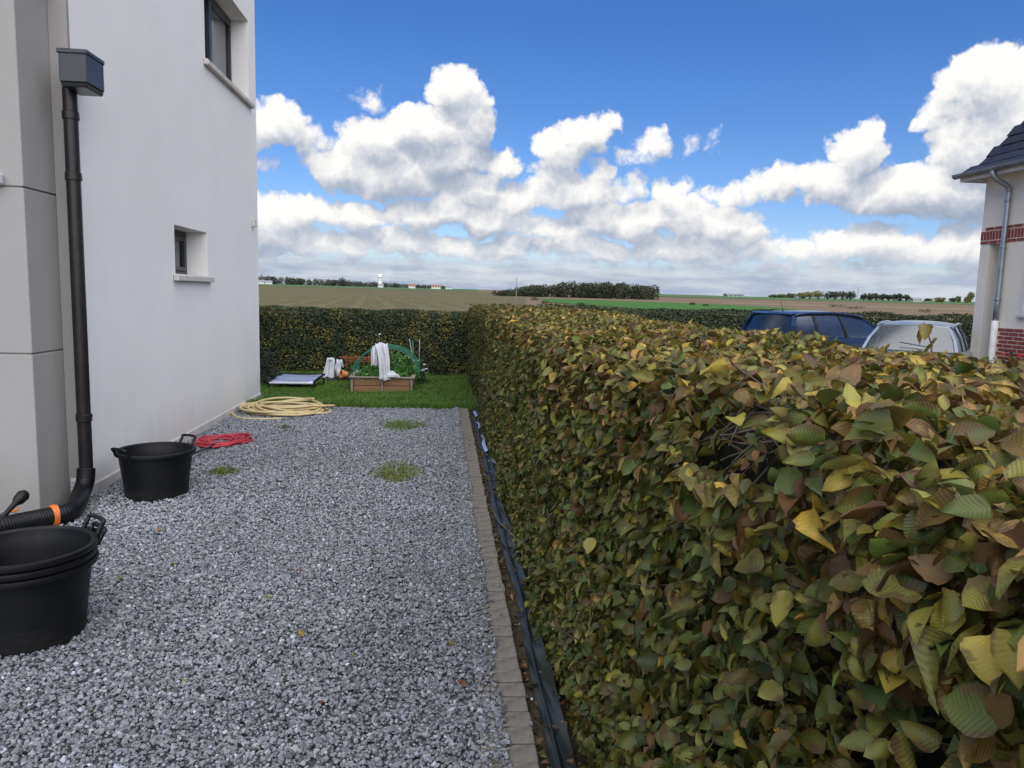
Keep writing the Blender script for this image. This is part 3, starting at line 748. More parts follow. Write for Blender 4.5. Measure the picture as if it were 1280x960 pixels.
def coil(c, rx, ry, turns, r, lift, seed, flat=False, n=44):
    rnd = random.Random(seed); pts = []; N = turns*n
    ph = [rnd.uniform(0, 6.28) for _ in range(10)]
    for i in range(N):
        t = i/n; a = t*2*math.pi*-1
        k = 1+.13*math.sin(t*2.1+ph[0])+.10*math.sin(t*3.7+ph[1])+.05*math.sin(a*2+ph[2]+t)
        dx = .10*math.sin(t*1.7+ph[3]); dy = .10*math.sin(t*2.3+ph[4])
        x = c[0]+rx*k*math.cos(a)*.86+dx*rx; y = c[1]+ry*k*math.sin(a)*.86+dy*ry
        z = r+lift*(i/N)*(.55+.45*math.sin(a+ph[5]))+.35*lift*abs(math.sin(t*1.3+a*.5))
        pts.append((x, y, max(r, z)))
    return pts
ca = on_ground(352, 516)
yc = thing('garden_hose', 'thick pale yellow garden hose heaped in loose coils at the gravel end', 'hose', (ca[0], ca[1], 0))
pts = heap((ca[0]+.02, ca[1]+.10), .58, .46, 14, .015, .24, 6)
hs = MB(); hs.tube(pts, .015, 8); hs.build('tube', M['yellow_hose'], yc, smooth=True)
tl = on_ground(282, 512); tl2 = on_ground(300, 524)
en = MB(); en.tube(spline([pts[-1], (pts[-1][0]-.2, pts[-1][1]+.12, .10), (tl[0]+.12, tl[1]+.05, .06), (tl[0]+.10, tl[1]-.15, .04), (tl2[0], tl2[1], .014), (tl2[0]+.5, tl2[1]-.03, .016)], 8), .015, 8); en.build('loose_end', M['yellow_hose'], yc, smooth=True)
cb = on_ground(280, 554)
rc_ = thing('red_hose', 'red hose lying in flat loops against the wall behind the single tub', 'hose', (cb[0], cb[1], 0))
hs = MB(); hs.tube(heap((cb[0]-.02, cb[1]+.02), .26, .34, 15, .010, .03, 13), .010, 6); hs.build('tube', M['red_hose'], rc_, smooth=True)
wa, wb = on_ground(244, 566, .06), on_ground(268, 556, .03)
wd = thing('spray_lance', 'thin grey metal lance lying beside the red hose loops', 'lance', (wa[0], wa[1], 0))
g = MB(); va, vb = Vector(wa), Vector(wb); g.tube([va-(vb-va)*.6+Vector((0, 0, .0)), vb], .011, 8); g.build('shaft', M['anthracite'], wd, smooth=True)
g = MB(); g.tube([vb-(vb-va)*.1, vb+(vb-va)*.15], .018, 8); g.build('nozzle', M['black_plastic'], wd, smooth=True)

# ------------------------------------------------------------------ clipped hedges
def leaf_template(ns, cols, curl, cup, pleat, seed, serr=0.0):
    """pointed oval leaf, length 1 along +Y, face up +Z; cols = points across (odd)"""
    rnd = random.Random(seed); V = []; UV = []; F = []
    for i in range(ns):
        t = i/(ns-1)
        w = .345*math.sin(math.pi*min(1, t**(.74+.02*seed)*.985+.015))**(.48+.03*seed)
        if 0 < i < ns-1: w *= 1+serr*rnd.uniform(-1, 1)
        for j in range(cols):
            u = j/(cols-1)*2-1
            y = t-(.06*u*u if 0 < i < ns-1 else 0)
            z = curl*(t-.35)**2*-1.0+cup*w*u*u*1.8
            if cols > 2 and i % 2 and abs(u) > .4: z += pleat
            z += .10*curl*math.sin(t*5+u*2+seed)
            V.append((w*u, y, z)); UV.append((.5+.5*u*max(.15, w/.345), t))
    for i in range(ns-1):
        for j in range(cols-1):
            a = i*cols+j; F.append((a, a+1, a+cols+1, a+cols))
    return np.array(V), np.array(F), np.array(UV)
def basis(n_, t_):
    n_ = n_/np.linalg.norm(n_, axis=1)[:, None]
    t_ = t_-(t_*n_).sum(1)[:, None]*n_; t_ = t_/np.linalg.norm(t_, axis=1)[:, None]
    return np.cross(t_, n_), t_, n_
def leaves_mesh(name, pos, R, size, col, tmpls, mt, parent):
    Vs, Fs, Cs, Us = [], [], [], []; off = 0
    which = RNG.integers(0, len(tmpls), len(pos))
    X, T, N = R
    wx = RNG.uniform(.62, 1.2, len(pos))
    X = X*wx[:, None]
    for k, (tv, tf, tu) in enumerate(tmpls):
        s = np.where(which == k)[0]
        if not len(s): continue
        V = (tv[None, :, 0, None]*X[s][:, None]+tv[None, :, 1, None]*T[s][:, None]+tv[None, :, 2, None]*N[s][:, None])*size[s][:, None, None]+pos[s][:, None]
        m = len(tv); Fs.append((tf[None]+(np.arange(len(s))*m+off)[:, None, None]).reshape(-1, 4)); off += len(s)*m
        Vs.append(V.reshape(-1, 3)); Cs.append(np.repeat(col[s], m, 0)); Us.append(np.tile(tu, (len(s), 1)))
    return mesh_np(name, np.concatenate(Vs), np.concatenate(Fs), mt, parent, col=np.concatenate(Cs), uv=np.concatenate(Us), smooth=True)
PAL = np.array([(.048, .075, .020), (.085, .112, .026), (.145, .155, .036), (.235, .215, .046), (.360, .275, .055), (.255, .175, .070), (.088, .054, .024)])
def leaf_colors(n, wts, patch):
    """patch 0..1 shifts a zone of the hedge from green towards autumn"""
    wts = np.asarray(wts, float)
    sh = np.array([-1, -.8, -.2, .3, .8, .9, .8])
    W = wts[None]*np.exp(sh[None]*(patch[:, None]-.5)*3.2)
    W = np.cumsum(W/W.sum(1)[:, None], 1)
    k = (RNG.random(n)[:, None] > W).sum(1).clip(0, 6)
    c = PAL[k]*RNG.uniform(.66, 1.34, (n, 1))*RNG.uniform(.92, 1.08, (n, 3))
    dry = RNG.random(n)*np.where(k >= 3, 1.0, .55)
    return np.concatenate([c, dry[:, None]], 1)

HX0, HX1, HZ, HY1 = .49, 1.62, 1.42, 14.2
def hedge_top(y): return HZ + .035*(vnoise(y*1.7, y*0, 21)-.5) - .05*sstep(9, 13.5, y)
def face_x(y, z): return HX0 + .07*(vnoise(y*1.6, z*2.2, 22)-.5) + .05*(vnoise(y*4.5, z*4.5, 23)-.5)
hedge = thing('hornbeam_hedge', 'long clipped hedge turning yellow and brown, running beside the gravel drive', 'hedge', (1.05, 6, 0))
# dark inside, inset from the leaves
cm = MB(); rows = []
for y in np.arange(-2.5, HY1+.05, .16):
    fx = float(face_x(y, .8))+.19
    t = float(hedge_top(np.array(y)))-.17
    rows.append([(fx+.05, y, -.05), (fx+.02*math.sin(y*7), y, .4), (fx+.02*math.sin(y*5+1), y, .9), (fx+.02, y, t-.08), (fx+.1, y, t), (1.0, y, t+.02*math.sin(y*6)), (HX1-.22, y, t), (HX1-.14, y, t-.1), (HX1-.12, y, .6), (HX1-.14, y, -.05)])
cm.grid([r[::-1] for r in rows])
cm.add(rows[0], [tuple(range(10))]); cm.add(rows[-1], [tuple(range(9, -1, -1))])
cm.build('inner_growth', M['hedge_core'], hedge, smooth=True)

gap = on_x(912, 518, .53)
GAPS = [(np.array([.54, gap[1], gap[2]-.02]), np.array([.13, .22, .085])), (np.array([.53, .70, 1.16]), np.array([.10, .06, .06])), (np.array([.52, .92, 1.10]), np.array([.08, .06, .05]))]
GAPS += [(np.array([.50, random.uniform(1.2, 6), random.uniform(.3, 1.3)]), np.array([.07, random.uniform(.04, .09), random.uniform(.03, .07)])) for _ in range(16)]
#                                        # thin place where the twigs show
def hedge_leaves(y0, y1, dens_f, dens_t, dens_b):
    # face towards the drive
    L = y1-y0
    n = int(L*HZ*dens_f); y = RNG.uniform(y0, y1, n); z = RNG.uniform(.02, 1, n)*(hedge_top(y)-.01)
    d = RNG.exponential(.055, n).clip(0, .2)-.015
    keep = np.ones(n, bool)
    round_ = .07*np.clip((z-(hedge_top(y)-.10))/.10, 0, 1)**2
    Pf = np.stack([face_x(y, z)+d+round_, y, z], 1)[keep]; yk, zk = y[keep], z[keep]
    n = len(Pf)
    up = RNG.uniform(.0, .75, n)+.5*(zk > HZ-.15)
    Nf = np.stack([-np.ones(n)*RNG.uniform(.5, 1.1, n), RNG.normal(0, .6, n), up], 1)+RNG.normal(0, .5, (n, 3))
    Tf = np.stack([-RNG.uniform(.0, .7, n), RNG.normal(0, .75, n), -RNG.uniform(.05, 1.0, n)], 1)
    pf = np.clip(.18+.45*vnoise(yk*1.4, zk*2.6, 31)+.25*(vnoise(yk*5, zk*5, 32)-.5)+.50*sstep(1.0, 1.42, zk)-.12*sstep(.5, 0, zk), 0, 1)
    Cf = leaf_colors(n, (.34, .40, .24, .08, .02, .02, .03), pf)
    # top
    n = int(L*(HX1-HX0)*dens_t); y = RNG.uniform(y0, y1, n); x = RNG.uniform(HX0+.02, HX1, n)
    d = RNG.exponential(.04, n).clip(0, .16)-.012
    Pt = np.stack([x, y, hedge_top(y)-d+.02*(vnoise(x*6, y*6, 24)-.5)+.05*(vnoise(x*2.6, y*2.6, 27)-.5)-.06*np.clip((HX0+.09-x)/.09, 0, 1)**2], 1)
    Nt = np.stack([RNG.normal(-.15, .8, n), RNG.normal(-.15, .8, n), np.ones(n)], 1)
    Tt = RNG.normal(0, 1, (n, 3)); Tt[:, 2] = RNG.normal(.1, .5, n)
    pt = np.clip(.42+.7*(vnoise(x*2.2, y*1.7, 33)-.4)+.3*(vnoise(x*6, y*6, 34)-.5), 0, 1)
    Ct = leaf_colors(n, (.08, .20, .30, .25, .16, .13, .05), pt)
    # far side
    n = int(L*HZ*dens_b); y = RNG.uniform(y0, y1, n); z = RNG.uniform(.02, HZ, n)
    Pb = np.stack([HX1-RNG.exponential(.04, n), y, z], 1)
    Nb = np.stack([np.ones(n), RNG.normal(0, .4, n), RNG.uniform(0, .7, n)], 1); Tb = np.stack([RNG.uniform(0, .7, n), RNG.normal(0, .7, n), -RNG.uniform(0, 1, n)], 1)
    Cb = leaf_colors(n, (.30, .34, .20, .08, .035, .04, .10), np.full(n, .45))
    P = np.concatenate([Pf, Pt, Pb]); N_ = np.concatenate([Nf, Nt, Nb]); T_ = np.concatenate([Tf, Tt, Tb]); C_ = np.concatenate([Cf, Ct, Cb])
    keep = np.ones(len(P), bool)
    for (gc, gr) in GAPS:
        gd = np.sqrt((((P-gc)/gr)**2).sum(1)); keep &= (gd > 1.15) | (RNG.random(len(P)) < .05+.5*np.clip(gd-.5, 0, 1)**2)
    return P[keep], N_[keep], T_[keep], C_[keep]
TN = [leaf_template(5, 3, c, q, .020, s, .10) for c, q, s in ((.25, .3, 1), (.6, .15, 2), (-.4, .35, 3), (1.0, .5, 4), (.1, .15, 5), (.45, -.35, 6))]
TF = [leaf_template(3, 3, c, q, 0, s) for c, q, s in ((.2, .3, 1), (.6, .2, 2), (-.2, .4, 3))]
TQ = [leaf_template(3, 2, c, q, 0, s) for c, q, s in ((.2, .3, 1), (.6, .2, 2), (-.3, .4, 3))]
TS = [leaf_template(9, 5, c, q, .014, s, .10) for c, q, s in ((.25, .3, 1), (.6, .15, 2), (-.4, .3, 3), (.9, .4, 4), (.15, .18, 5), (.45, -.3, 6), (1.25, .55, 7), (-.2, .1, 8))]
def size_of(n): return np.clip(RNG.normal(.0385, .010, n), .018, .060)

P, N_, T_, C_ = hedge_leaves(-.5, 3.6, 4000, 3200, 200)
sz = size_of(len(P))
rel = P-CAM
dist = np.linalg.norm(rel, axis=1)
ok = dist > .36
P, N_, T_, C_, sz, rel, dist = P[ok], N_[ok], T_[ok], C_[ok], sz[ok], rel[ok], dist[ok]
zc = rel@CF; u = 640+FPX*(rel@CR)/np.maximum(zc, .01); v = 480-FPX*(rel@CU)/np.maximum(zc, .01)
X_, T2, N2 = basis(N_, T_)
facing = np.abs((N2*rel).sum(1))/dist
depth_in = np.minimum(P[:, 0]-HX0, hedge_top(P[:, 1])-P[:, 2])
score = np.where((zc > .3) & (u > 0) & (u < 1275) & (v > 0) & (v < 955) & (depth_in < .05), sz/dist*(.3+facing), 0)
big = np.argsort(-score)[:300]
rest = np.ones(len(P), bool); rest[big] = False
o = leaves_mesh('foliage', P[rest], (X_[rest], T2[rest], N2[rest]), sz[rest], C_[rest], TN, M['leaf'], None)
o.parent = hedge; o.matrix_parent_inverse = Matrix.Translation(hedge.location).inverted(); tag(o, kind='stuff')
singles = []
for k, (tv, tf, tu) in enumerate(TS):
    me = bpy.data.meshes.new('leaf'); me.from_pydata([tuple(a) for a in tv], [], [tuple(int(i) for i in f) for f in tf])
    l = me.uv_layers.new(name='UVMap')
    for lp_ in me.loops: l.data[lp_.index].uv = tu[lp_.vertex_index]
    for p in me.polygons: p.use_smooth = True
    me.materials.append(M['leaf_single']); singles.append(me)
for j, i in enumerate(big):
    o = bpy.data.objects.new('leaf', singles[j % len(singles)]); COL.objects.link(o); o.parent = hedge
    s = float(sz[i])*1.08
    pos = P[i]-np.array(hedge.location)
    wv = s*random.uniform(.65, 1.2)
    o.matrix_local = Matrix(((X_[i][0]*wv, T2[i][0]*s, N2[i][0]*s, pos[0]), (X_[i][1]*wv, T2[i][1]*s, N2[i][1]*s, pos[1]), (X_[i][2]*wv, T2[i][2]*s, N2[i][2]*s, pos[2]), (0, 0, 0, 1)))
    o.color = tuple(C_[i])
P, N_, T_, C_ = hedge_leaves(3.6, HY1, 2900, 2300, 120)
n = 900; ye = RNG.uniform(HX0, HX1, n); ze = RNG.uniform(.02, HZ, n)      # its far end
P = np.concatenate([P, np.stack([ye, np.full(n, HY1)-RNG.exponential(.04, n), ze], 1)])
N_ = np.concatenate([N_, np.stack([RNG.normal(0, .4, n), np.ones(n), RNG.uniform(0, .6, n)], 1)]); T_ = np.concatenate([T_, np.stack([RNG.normal(0, .7, n), RNG.uniform(0, .7, n), -RNG.uniform(0, 1, n)], 1)])
C_ = np.concatenate([C_, leaf_colors(n, (.30, .34, .20, .08, .035, .04, .10), np.full(n, .4))])
green_far = sstep(5.5, 9.5, P[:, 1])[:, None]
C_[:, :3] = C_[:, :3]*(1-.55*green_far)+np.array([.042, .066, .022])*.55*green_far
o = leaves_mesh('foliage', P, basis(N_, T_), size_of(len(P))*.98, C_, TF, M['leaf'], None)
o.parent = hedge; o.matrix_parent_inverse = Matrix.Translation(hedge.location).inverted(); tag(o, kind='stuff')
# twigs and stems
tw = MB(); rnd = random.Random(5)
def twig(a, d, L, r, n=5):
    pts = []; p = Vector(a); d = Vector(d).normalized()
    for k in range(n+1):
        pts.append(p.copy()); d = (d+Vector((rnd.uniform(-.3, .3), rnd.uniform(-.3, .3), rnd.uniform(-.2, .25)))).normalized(); p = p+d*L/n
    tw.tube(pts, [r*(1-.75*k/n) for k in range(n+1)], 5, cap=False)
for k in range(420):
    y = rnd.uniform(.3, 5.0)**1.0; z = rnd.uniform(.2, 1.16)
    twig((HX0+.16, y, z), (-.9, rnd.uniform(-.8, .8), rnd.uniform(-.1, .9)), rnd.uniform(.12, .24), rnd.uniform(.0016, .004))
for k in range(48):
    y = gap[1]+rnd.uniform(-.26, .26); z = gap[2]+rnd.uniform(-.10, .07)
    twig((HX0+.19, y, z-.03), (-.6, rnd.uniform(-1.2, 1.2), rnd.uniform(-.7, .35)), rnd.uniform(.12, .22), rnd.uniform(.0014, .0058))
for k in range(260):
    twig((rnd.uniform(HX0+.05, HX1-.1), rnd.uniform(.4, 5), HZ-.16), (rnd.uniform(-.8, .8), rnd.uniform(-.8, .8), .6), rnd.uniform(.09, .14), rnd.uniform(.0012, .0028))
for k in range(90):
    y = rnd.uniform(-.5, 13.5)
    twig((HX0+rnd.uniform(.17, .25), y, -.05), (rnd.uniform(.0, .2), rnd.uniform(-.3, .3), 1), rnd.uniform(.5, 1.1), rnd.uniform(.007, .014), 6)
tag(tw.build('twig_network', M['twig'], hedge, smooth=True), kind='stuff')
# one taller shoot that sticks up in front of the silver car
st = on_y(1165, 431, 2.35)
sh = MB(); sh.tube([(st[0], st[1], 1.3), (st[0], st[1], st[2]), (st[0]-.02, st[1], st[2]+.04), (st[0]-.03, st[1]+.01, st[2]+.075)], [.004, .003, .0025, .0015], 6); sh.build('shoot', M['twig'], hedge)
for k, (dx, dz, ang) in enumerate(((-.03, .07, 2.6), (-.025, .055, .4), (.02, .02, 1.0))):
    o = bpy.data.objects.new('shoot_leaf', singles[k]); COL.objects.link(o); o.parent = hedge
    o.location = Vector((st[0]+dx, st[1], st[2]+dz))-hedge.location; o.rotation_euler = (math.radians(-60), 0, ang); o.scale = (.06,)*3; o.color = (.15, .13, .03, .3)

# far hedges: small dark leaves
PD = np.array([.026, .042, .014])
def clipped_hedge(name, label, x0, x1, y0, y1, h, dens, yellow=.12, ls=.042, hvar=.05):
    t = thing(name, label, 'hedge', ((x0+x1)/2, (y0+y1)/2, 0))
    c = MB(); rows = []
    for x in np.linspace(x0+.1, x1-.1, 24):
        rows.append([(x, y0+.13, -.05), (x, y0+.12, h-.2), (x, y0+.2, h-.11), (x, y1-.2, h-.11), (x, y1-.12, h-.2), (x, y1-.13, -.05)])
    c.grid(rows); c.add(rows[0], [tuple(range(6))]); c.add(rows[-1], [tuple(range(5, -1, -1))]); c.build('inner_growth', M['hedge_core'], t)
    parts = []
    def top(x): return h+hvar*(vnoise(x*1.3, x*0, 41)-.5)+.03*(vnoise(x*6, x*0, 42)-.5)
    n = int((x1-x0)*h*dens); x = RNG.uniform(x0, x1, n); z = RNG.uniform(0, 1, n)*top(x)
    parts.append((np.stack([x, y0+.06*(vnoise(x*2, z*2, 43)-.5)+RNG.exponential(.045, n).clip(0, .2), z], 1), np.stack([RNG.normal(0, .5, n), -np.ones(n), RNG.uniform(0, .8, n)], 1), np.stack([RNG.normal(0, 1, n), -RNG.uniform(0, .6, n), -RNG.uniform(0, 1, n)], 1)))
    n = int((x1-x0)*(y1-y0)*dens); x = RNG.uniform(x0, x1, n); y = RNG.uniform(y0, y1, n)
    parts.append((np.stack([x, y, top(x)-RNG.exponential(.04, n).clip(0, .15)], 1), np.stack([RNG.normal(0, .5, n), RNG.normal(0, .5, n), np.ones(n)], 1), RNG.normal(0, 1, (n, 3))))
    n = int((y1-y0)*h*dens)
    for xx, sg in ((x0, -1), (x1, 1)):
        y = RNG.uniform(y0, y1, n); z = RNG.uniform(0, h, n)
        parts.append((np.stack([xx-sg*RNG.exponential(.04, n), y, z], 1), np.stack([sg*np.ones(n), RNG.normal(0, .4, n), RNG.uniform(0, .8, n)], 1), RNG.normal(0, 1, (n, 3))))
    P, N_, T_ = (np.concatenate([p[i] for p in parts]) for i in range(3))
    n = len(P)
    patch = vnoise(P[:, 0]*1.1, P[:, 2]*1.8, 44)*vnoise(P[:, 0]*5, P[:, 2]*5, 45)
    yl = RNG.random(n) < np.clip(yellow*4*(patch-.12), 0, .55)
    C = np.where(yl[:, None], np.array([.15, .125, .026]), PD*1.15)*RNG.uniform(.55, 1.5, (n, 1))
    C = np.concatenate([C, RNG.random((n, 1))*.5], 1)
    o = leaves_mesh('foliage', P, basis(N_, T_), RNG.uniform(.8, 1.25, n)*ls, C, TQ, M['leaf_far'], None)
    o.parent = t; o.matrix_parent_inverse = Matrix.Translation(t.location).inverted(); tag(o, kind='stuff')
    return t
clipped_hedge('clipped_hedge', 'dark green clipped hedge with yellow flecks closing off the lawn', -4.6, .56, 14.25, 15.2, 1.24, 1900, .5)
clipped_hedge('clipped_hedge', 'dark clipped hedge behind the parked cars at the field edge', 2.6, 20.0, 19.6, 20.6, 1.30, 520, .05, .075, .12)

# ------------------------------------------------------------------ things on the lawn
def bushy(name, parent, c, rx, ry, rz, n, size, cols, mt='leaf_far', tmpl=None):
    """a clump of small leaves in an uneven dome"""
    d = RNG.normal(size=(n, 3)); d /= np.linalg.norm(d, axis=1)[:, None]; d[:, 2] = np.abs(d[:, 2])
    lump = 1+.35*(vnoise(d[:, 0]*3+c[0]*7, d[:, 1]*3+d[:, 2]*4, 51)-.5)*2
    r = RNG.uniform(.35, 1, n)**.5*lump
    P = np.array(c)+d*r[:, None]*np.array([rx, ry, rz])
    N_ = d+RNG.normal(0, .6, (n, 3)); T_ = RNG.normal(0, 1, (n, 3)); T_[:, 2] += .5
    cols = np.array(cols); C = cols[RNG.integers(0, len(cols), n)]*RNG.uniform(.6, 1.45, (n, 1))
    C = np.concatenate([C, np.zeros((n, 1))], 1)
    o = leaves_mesh(name, P, basis(N_, T_), RNG.uniform(.7, 1.3, n)*size, C, tmpl or TF, M[mt], None)
    o.parent = parent; o.matrix_parent_inverse = Matrix.Translation(root_loc(parent)).inverted()
    return o
# two-bay raised bed
A, B = on_ground(438, 493), on_ground(513, 496)
ax, bx, fy = A[0], B[0], 11.72
bed = thing('raised_bed', 'two-bay wooden raised bed full of green plants, with grey corner posts', 'raised bed', ((ax+bx)/2, fy+.5, 0))
BH, BD = .235, .98
mxx = (ax+bx)/2
for (x0, x1) in ((ax+.03, mxx-.022), (mxx+.022, bx-.03)):
    for k in range(2):
        q = MB(); q.box(x0, x1, fy+.003, fy+.03, .012+k*.108, .112+k*.108); q.build('board', M['wood'], bed, bevel=.003)
        q = MB(); q.box(x0, x1, fy+BD-.03, fy+BD, .012+k*.108, .112+k*.108); q.build('board', M['wood'], bed, bevel=.003)
for x0 in (ax+.003, bx-.03, mxx-.013):
    for k in range(2):
        q = MB(); q.box(x0, x0+.026, fy+.035, fy+BD-.035, .012+k*.108, .112+k*.108); q.build('board', M['wood'], bed, bevel=.003)
for x0 in (ax-.02, mxx-.018, bx-.02):
    for y0 in (fy-.012, fy+BD-.025):
        q = MB(); q.box(x0, x0+.036, y0, y0+.036, -.02, BH+.004); q.build('post', M['wood_grey'], bed, bevel=.003)
q = MB()
q.box(ax-.05, bx+.05, fy-.035, fy+.035, BH+.005, BH+.024); q.box(ax-.05, bx+.05, fy+BD-.04, fy+BD+.03, BH+.005, BH+.024)
q.box(ax-.05, ax+.02, fy+.036, fy+BD-.041, BH+.005, BH+.024); q.box(bx-.02, bx+.05, fy+.036, fy+BD-.041, BH+.005, BH+.024)
q.build('top_rail', M['wood_grey'], bed, bevel=.003)
q = MB(); q.box(ax+.03, bx-.03, fy+.031, fy+BD-.031, .02, BH-.03); q.build('earth', M['soil'], bed)
cg = [(.085, .23, .045), (.06, .18, .035), (.12, .27, .07)]
cl_ = thing('bed_plant', 'low feathery green plants in the raised-bed bay nearest the orange pot', 'plant', ((ax+mxx)/2, fy+.45, BH-.03))
tag(bushy('leafage', cl_, ((ax+mxx)/2, fy+.45, BH-.05), .22, .36, .24, 1500, .034, cg), kind='stuff')
cl_ = thing('bed_plant', 'tall leafy green plants filling the raised-bed bay nearest the long hedge', 'plant', ((bx+mxx)/2+.03, fy+.5, BH-.03))
tag(bushy('leafage', cl_, ((bx+mxx)/2+.03, fy+.5, BH-.05), .27, .38, .40, 2100, .046, [(.065, .19, .04), (.05, .15, .035), (.14, .27, .085), (.10, .23, .055)]), kind='stuff')
# net tunnel on hoops
net = thing('net_tunnel', 'green garden net on arched hoops over the raised bed', 'net', (mxx, fy+.5, BH))
for k, yy in enumerate((fy+.08, fy+.5, fy+.92)):
    pts = [(mxx+.05-(.52)*math.cos(t), yy, BH-.03+.50*math.sin(t)**.8) for t in np.linspace(0.02, math.pi-.02, 22)]
    h = MB(); h.tube(pts, .007, 6); h.build('hoop', M['green_net'], net, smooth=True)
nm = MB()
for i in range(15):
    t = .12+(math.pi-.24)*i/14
    nm.tube([(mxx+.05-.525*math.cos(t), yy, BH-.03+.505*math.sin(t)**.8+.01*math.sin(yy*9+i)) for yy in np.linspace(fy+.06, fy+.94, 8)], .0022, 3, cap=False)
for j in range(12):
    yy = fy+.08+.84*j/11
    nm.tube([(mxx+.05-.525*math.cos(t), yy, BH-.03+.505*math.sin(t)**.8) for t in np.linspace(.12, math.pi-.12, 16)], .0022, 3, cap=False)
tag(nm.build('netting', M['green_net'], net), kind='stuff')
# white fleece thrown over the middle hoop
def cloth(name, pathpts, width, parent, seed, flare=None):
    """strip of cloth along a path with folds"""
    rnd = random.Random(seed); ph = [rnd.uniform(0, 6.28) for _ in range(4)]
    sp = spline(pathpts, 7); rows = []
    for i, p in enumerate(sp):
        wdt = width if flare is None else width*(flare[0]+(flare[1]-flare[0])*i/len(sp))
        row = []
        for k in range(17):
            u = k/16-.5
            fold = .020*math.sin(u*8+ph[0]+i*.09)+.008*math.sin(u*21+ph[1]-i*.13)
            row.append((p.x+u*wdt, p.y+fold-.02*abs(u), p.z+.012*math.sin(u*9+i*.5+ph[2])))
        rows.append(row)
    m = MB(); m.grid(rows); o = m.build(name, M['fleece'], parent, smooth=True)
    so = o.modifiers.new('thickness', 'SOLIDIFY'); so.thickness = .004
    return o
fl = thing('fleece', 'white fleece thrown over the net hoop of the raised bed', 'fleece', (mxx, fy+.02, BH))
t0, t1, t2 = on_y(477, 431, fy+.12), on_y(480, 449, fy+.02), on_y(481, 478, fy-.05)
cloth('hanging_fold', [(t0[0], fy+.34, t0[2]-.12), (t0[0], fy+.20, t0[2]-.01), (t0[0], fy+.10, t0[2]+.005), (t1[0], fy+.01, t1[2]), (t2[0], fy-.05, t2[2]+.05), (t2[0]-.01, fy-.06, BH+.03)], .20, fl, 3, (1.05, .75))
s0, s1 = on_y(469, 433, fy+.1), on_y(468, 457, fy+.05)
cloth('short_fold', [(s0[0]+.03, fy+.16, s0[2]), (s0[0], fy+.08, s0[2]-.02), (s0[0]-.01, fy+.04, s0[2]-.12), (s1[0], fy+.03, s1[2])], .10, fl, 5)
hp = MB(); hc = on_y(488, 480, fy-.03)
rows = []
for i in range(10):
    a = i/9*math.pi
    rows.append([(hc[0]+(.10+.03*math.sin(i*2.1+k))*math.cos(2*math.pi*k/16), fy-.02+.07*math.sin(2*math.pi*k/16)*1.0, BH+.02+.0+.10*math.sin(a*.5)*(1+.25*math.sin(k*1.9+i))) if False else
                 (hc[0]+.125*math.sin(a*.5+.02)*(1+.22*math.sin(k*2.3+i))*math.cos(2*math.pi*k/16), fy-.005+.065*math.sin(a*.5+.02)*math.sin(2*math.pi*k/16), BH+.03+.075*math.cos(a*.5)*(1+.35*math.sin(k*1.7+i*.8))) for k in range(17)])
hp.grid([r[::-1] for r in rows]); hp.build('heap', M['fleece'], fl, smooth=True)
# draped bag-like fleece next to the flower pot
p0 = on_ground(420, 476)
dk = 13.25; p0 = on_y(420, 470, dk)
b1 = thing('draped_cloth', 'white cloth hanging over two short pegs left of the raised bed', 'cloth', (p0[0], dk, 0))
for k, (px, top, wd) in enumerate(((413.5, 449, .10), (424, 451, .115))):
    a_ = on_y(px, top, dk); f_ = on_y(px-3+5*k, 473-2*k, dk-.05)
    g = MB(); g.tube([(a_[0], dk+.06, 0), (a_[0], dk+.04, a_[2]-.02)], .012, 6); g.build('peg', M['wood_grey'], b1)
    cloth('fold', [(a_[0]+.02, dk+.10, a_[2]-.12), (a_[0], dk+.05, a_[2]), (a_[0], dk, a_[2]-.015), (a_[0]-.02, dk-.03, (a_[2]+f_[2])/2), (f_[0], dk-.08, f_[2]+.02)], wd, b1, 8+k, (.8, 2.0-1.0*k))
g = MB(); g.lathe([(.02, -.02), (.05, .0), (.055, .02), (.03, .045), (0, .05)], 14, (on_y(414, 449, dk)[0], dk+.02, on_y(414, 449, dk)[2]-.02)); g.build('knot', M['fleece'], b1, smooth=True)
tr_ = on_y(422, 477, 13.1)
tb = thing('plant_tray', 'dark low tray on the grass holding the orange pot', 'tray', (tr_[0], 13.1, 0))
q = MB(); q.box(tr_[0]-.22, tr_[0]+.22, 12.98, 13.22, .0, .06); q.build('tray', M['black_plastic'], tb, bevel=.006)
pp = on_y(430, 473, 13.08)
pt_ = thing('flower_pot', 'small orange flower pot lying tipped on the dark tray', 'pot', (pp[0], 13.08, .06))
g = MB(); g.lathe([(0, .0), (.05, .0), (.068, .085), (.078, .085), (.078, .11), (.066, .11), (.048, .012), (0, .012)], 20)
o = g.build('body', M['terracotta'], pt_, local=True); smooth_angle(o); o.rotation_euler = (0, math.radians(-84), .5); o.location = (.05, 0, .075)
# rusty rails in front of the rear hedge
ra, rb = on_y(424, 446, 13.6), on_y(503, 449, 13.6)
rr = thing('rusty_rail', 'thin rusty rails on low posts in front of the rear hedge', 'rail', ((ra[0]+rb[0])/2, 13.6, 0))
for k, dz in enumerate((0, -.035, -.075)):
    g = MB(); g.tube([(ra[0]+k*.06, 13.6+k*.02, ra[2]+dz), (rb[0]+.1, 13.6+k*.02, ra[2]+dz-.02)], .010, 6); g.build('bar', M['rust'], rr)
for x in (ra[0]+.12, (ra[0]+rb[0])/2, rb[0]-.02):
    g = MB(); g.tube([(x, 13.655, -.05), (x, 13.655, ra[2]+.02)], .012, 6); g.build('post', M['rust'], rr)
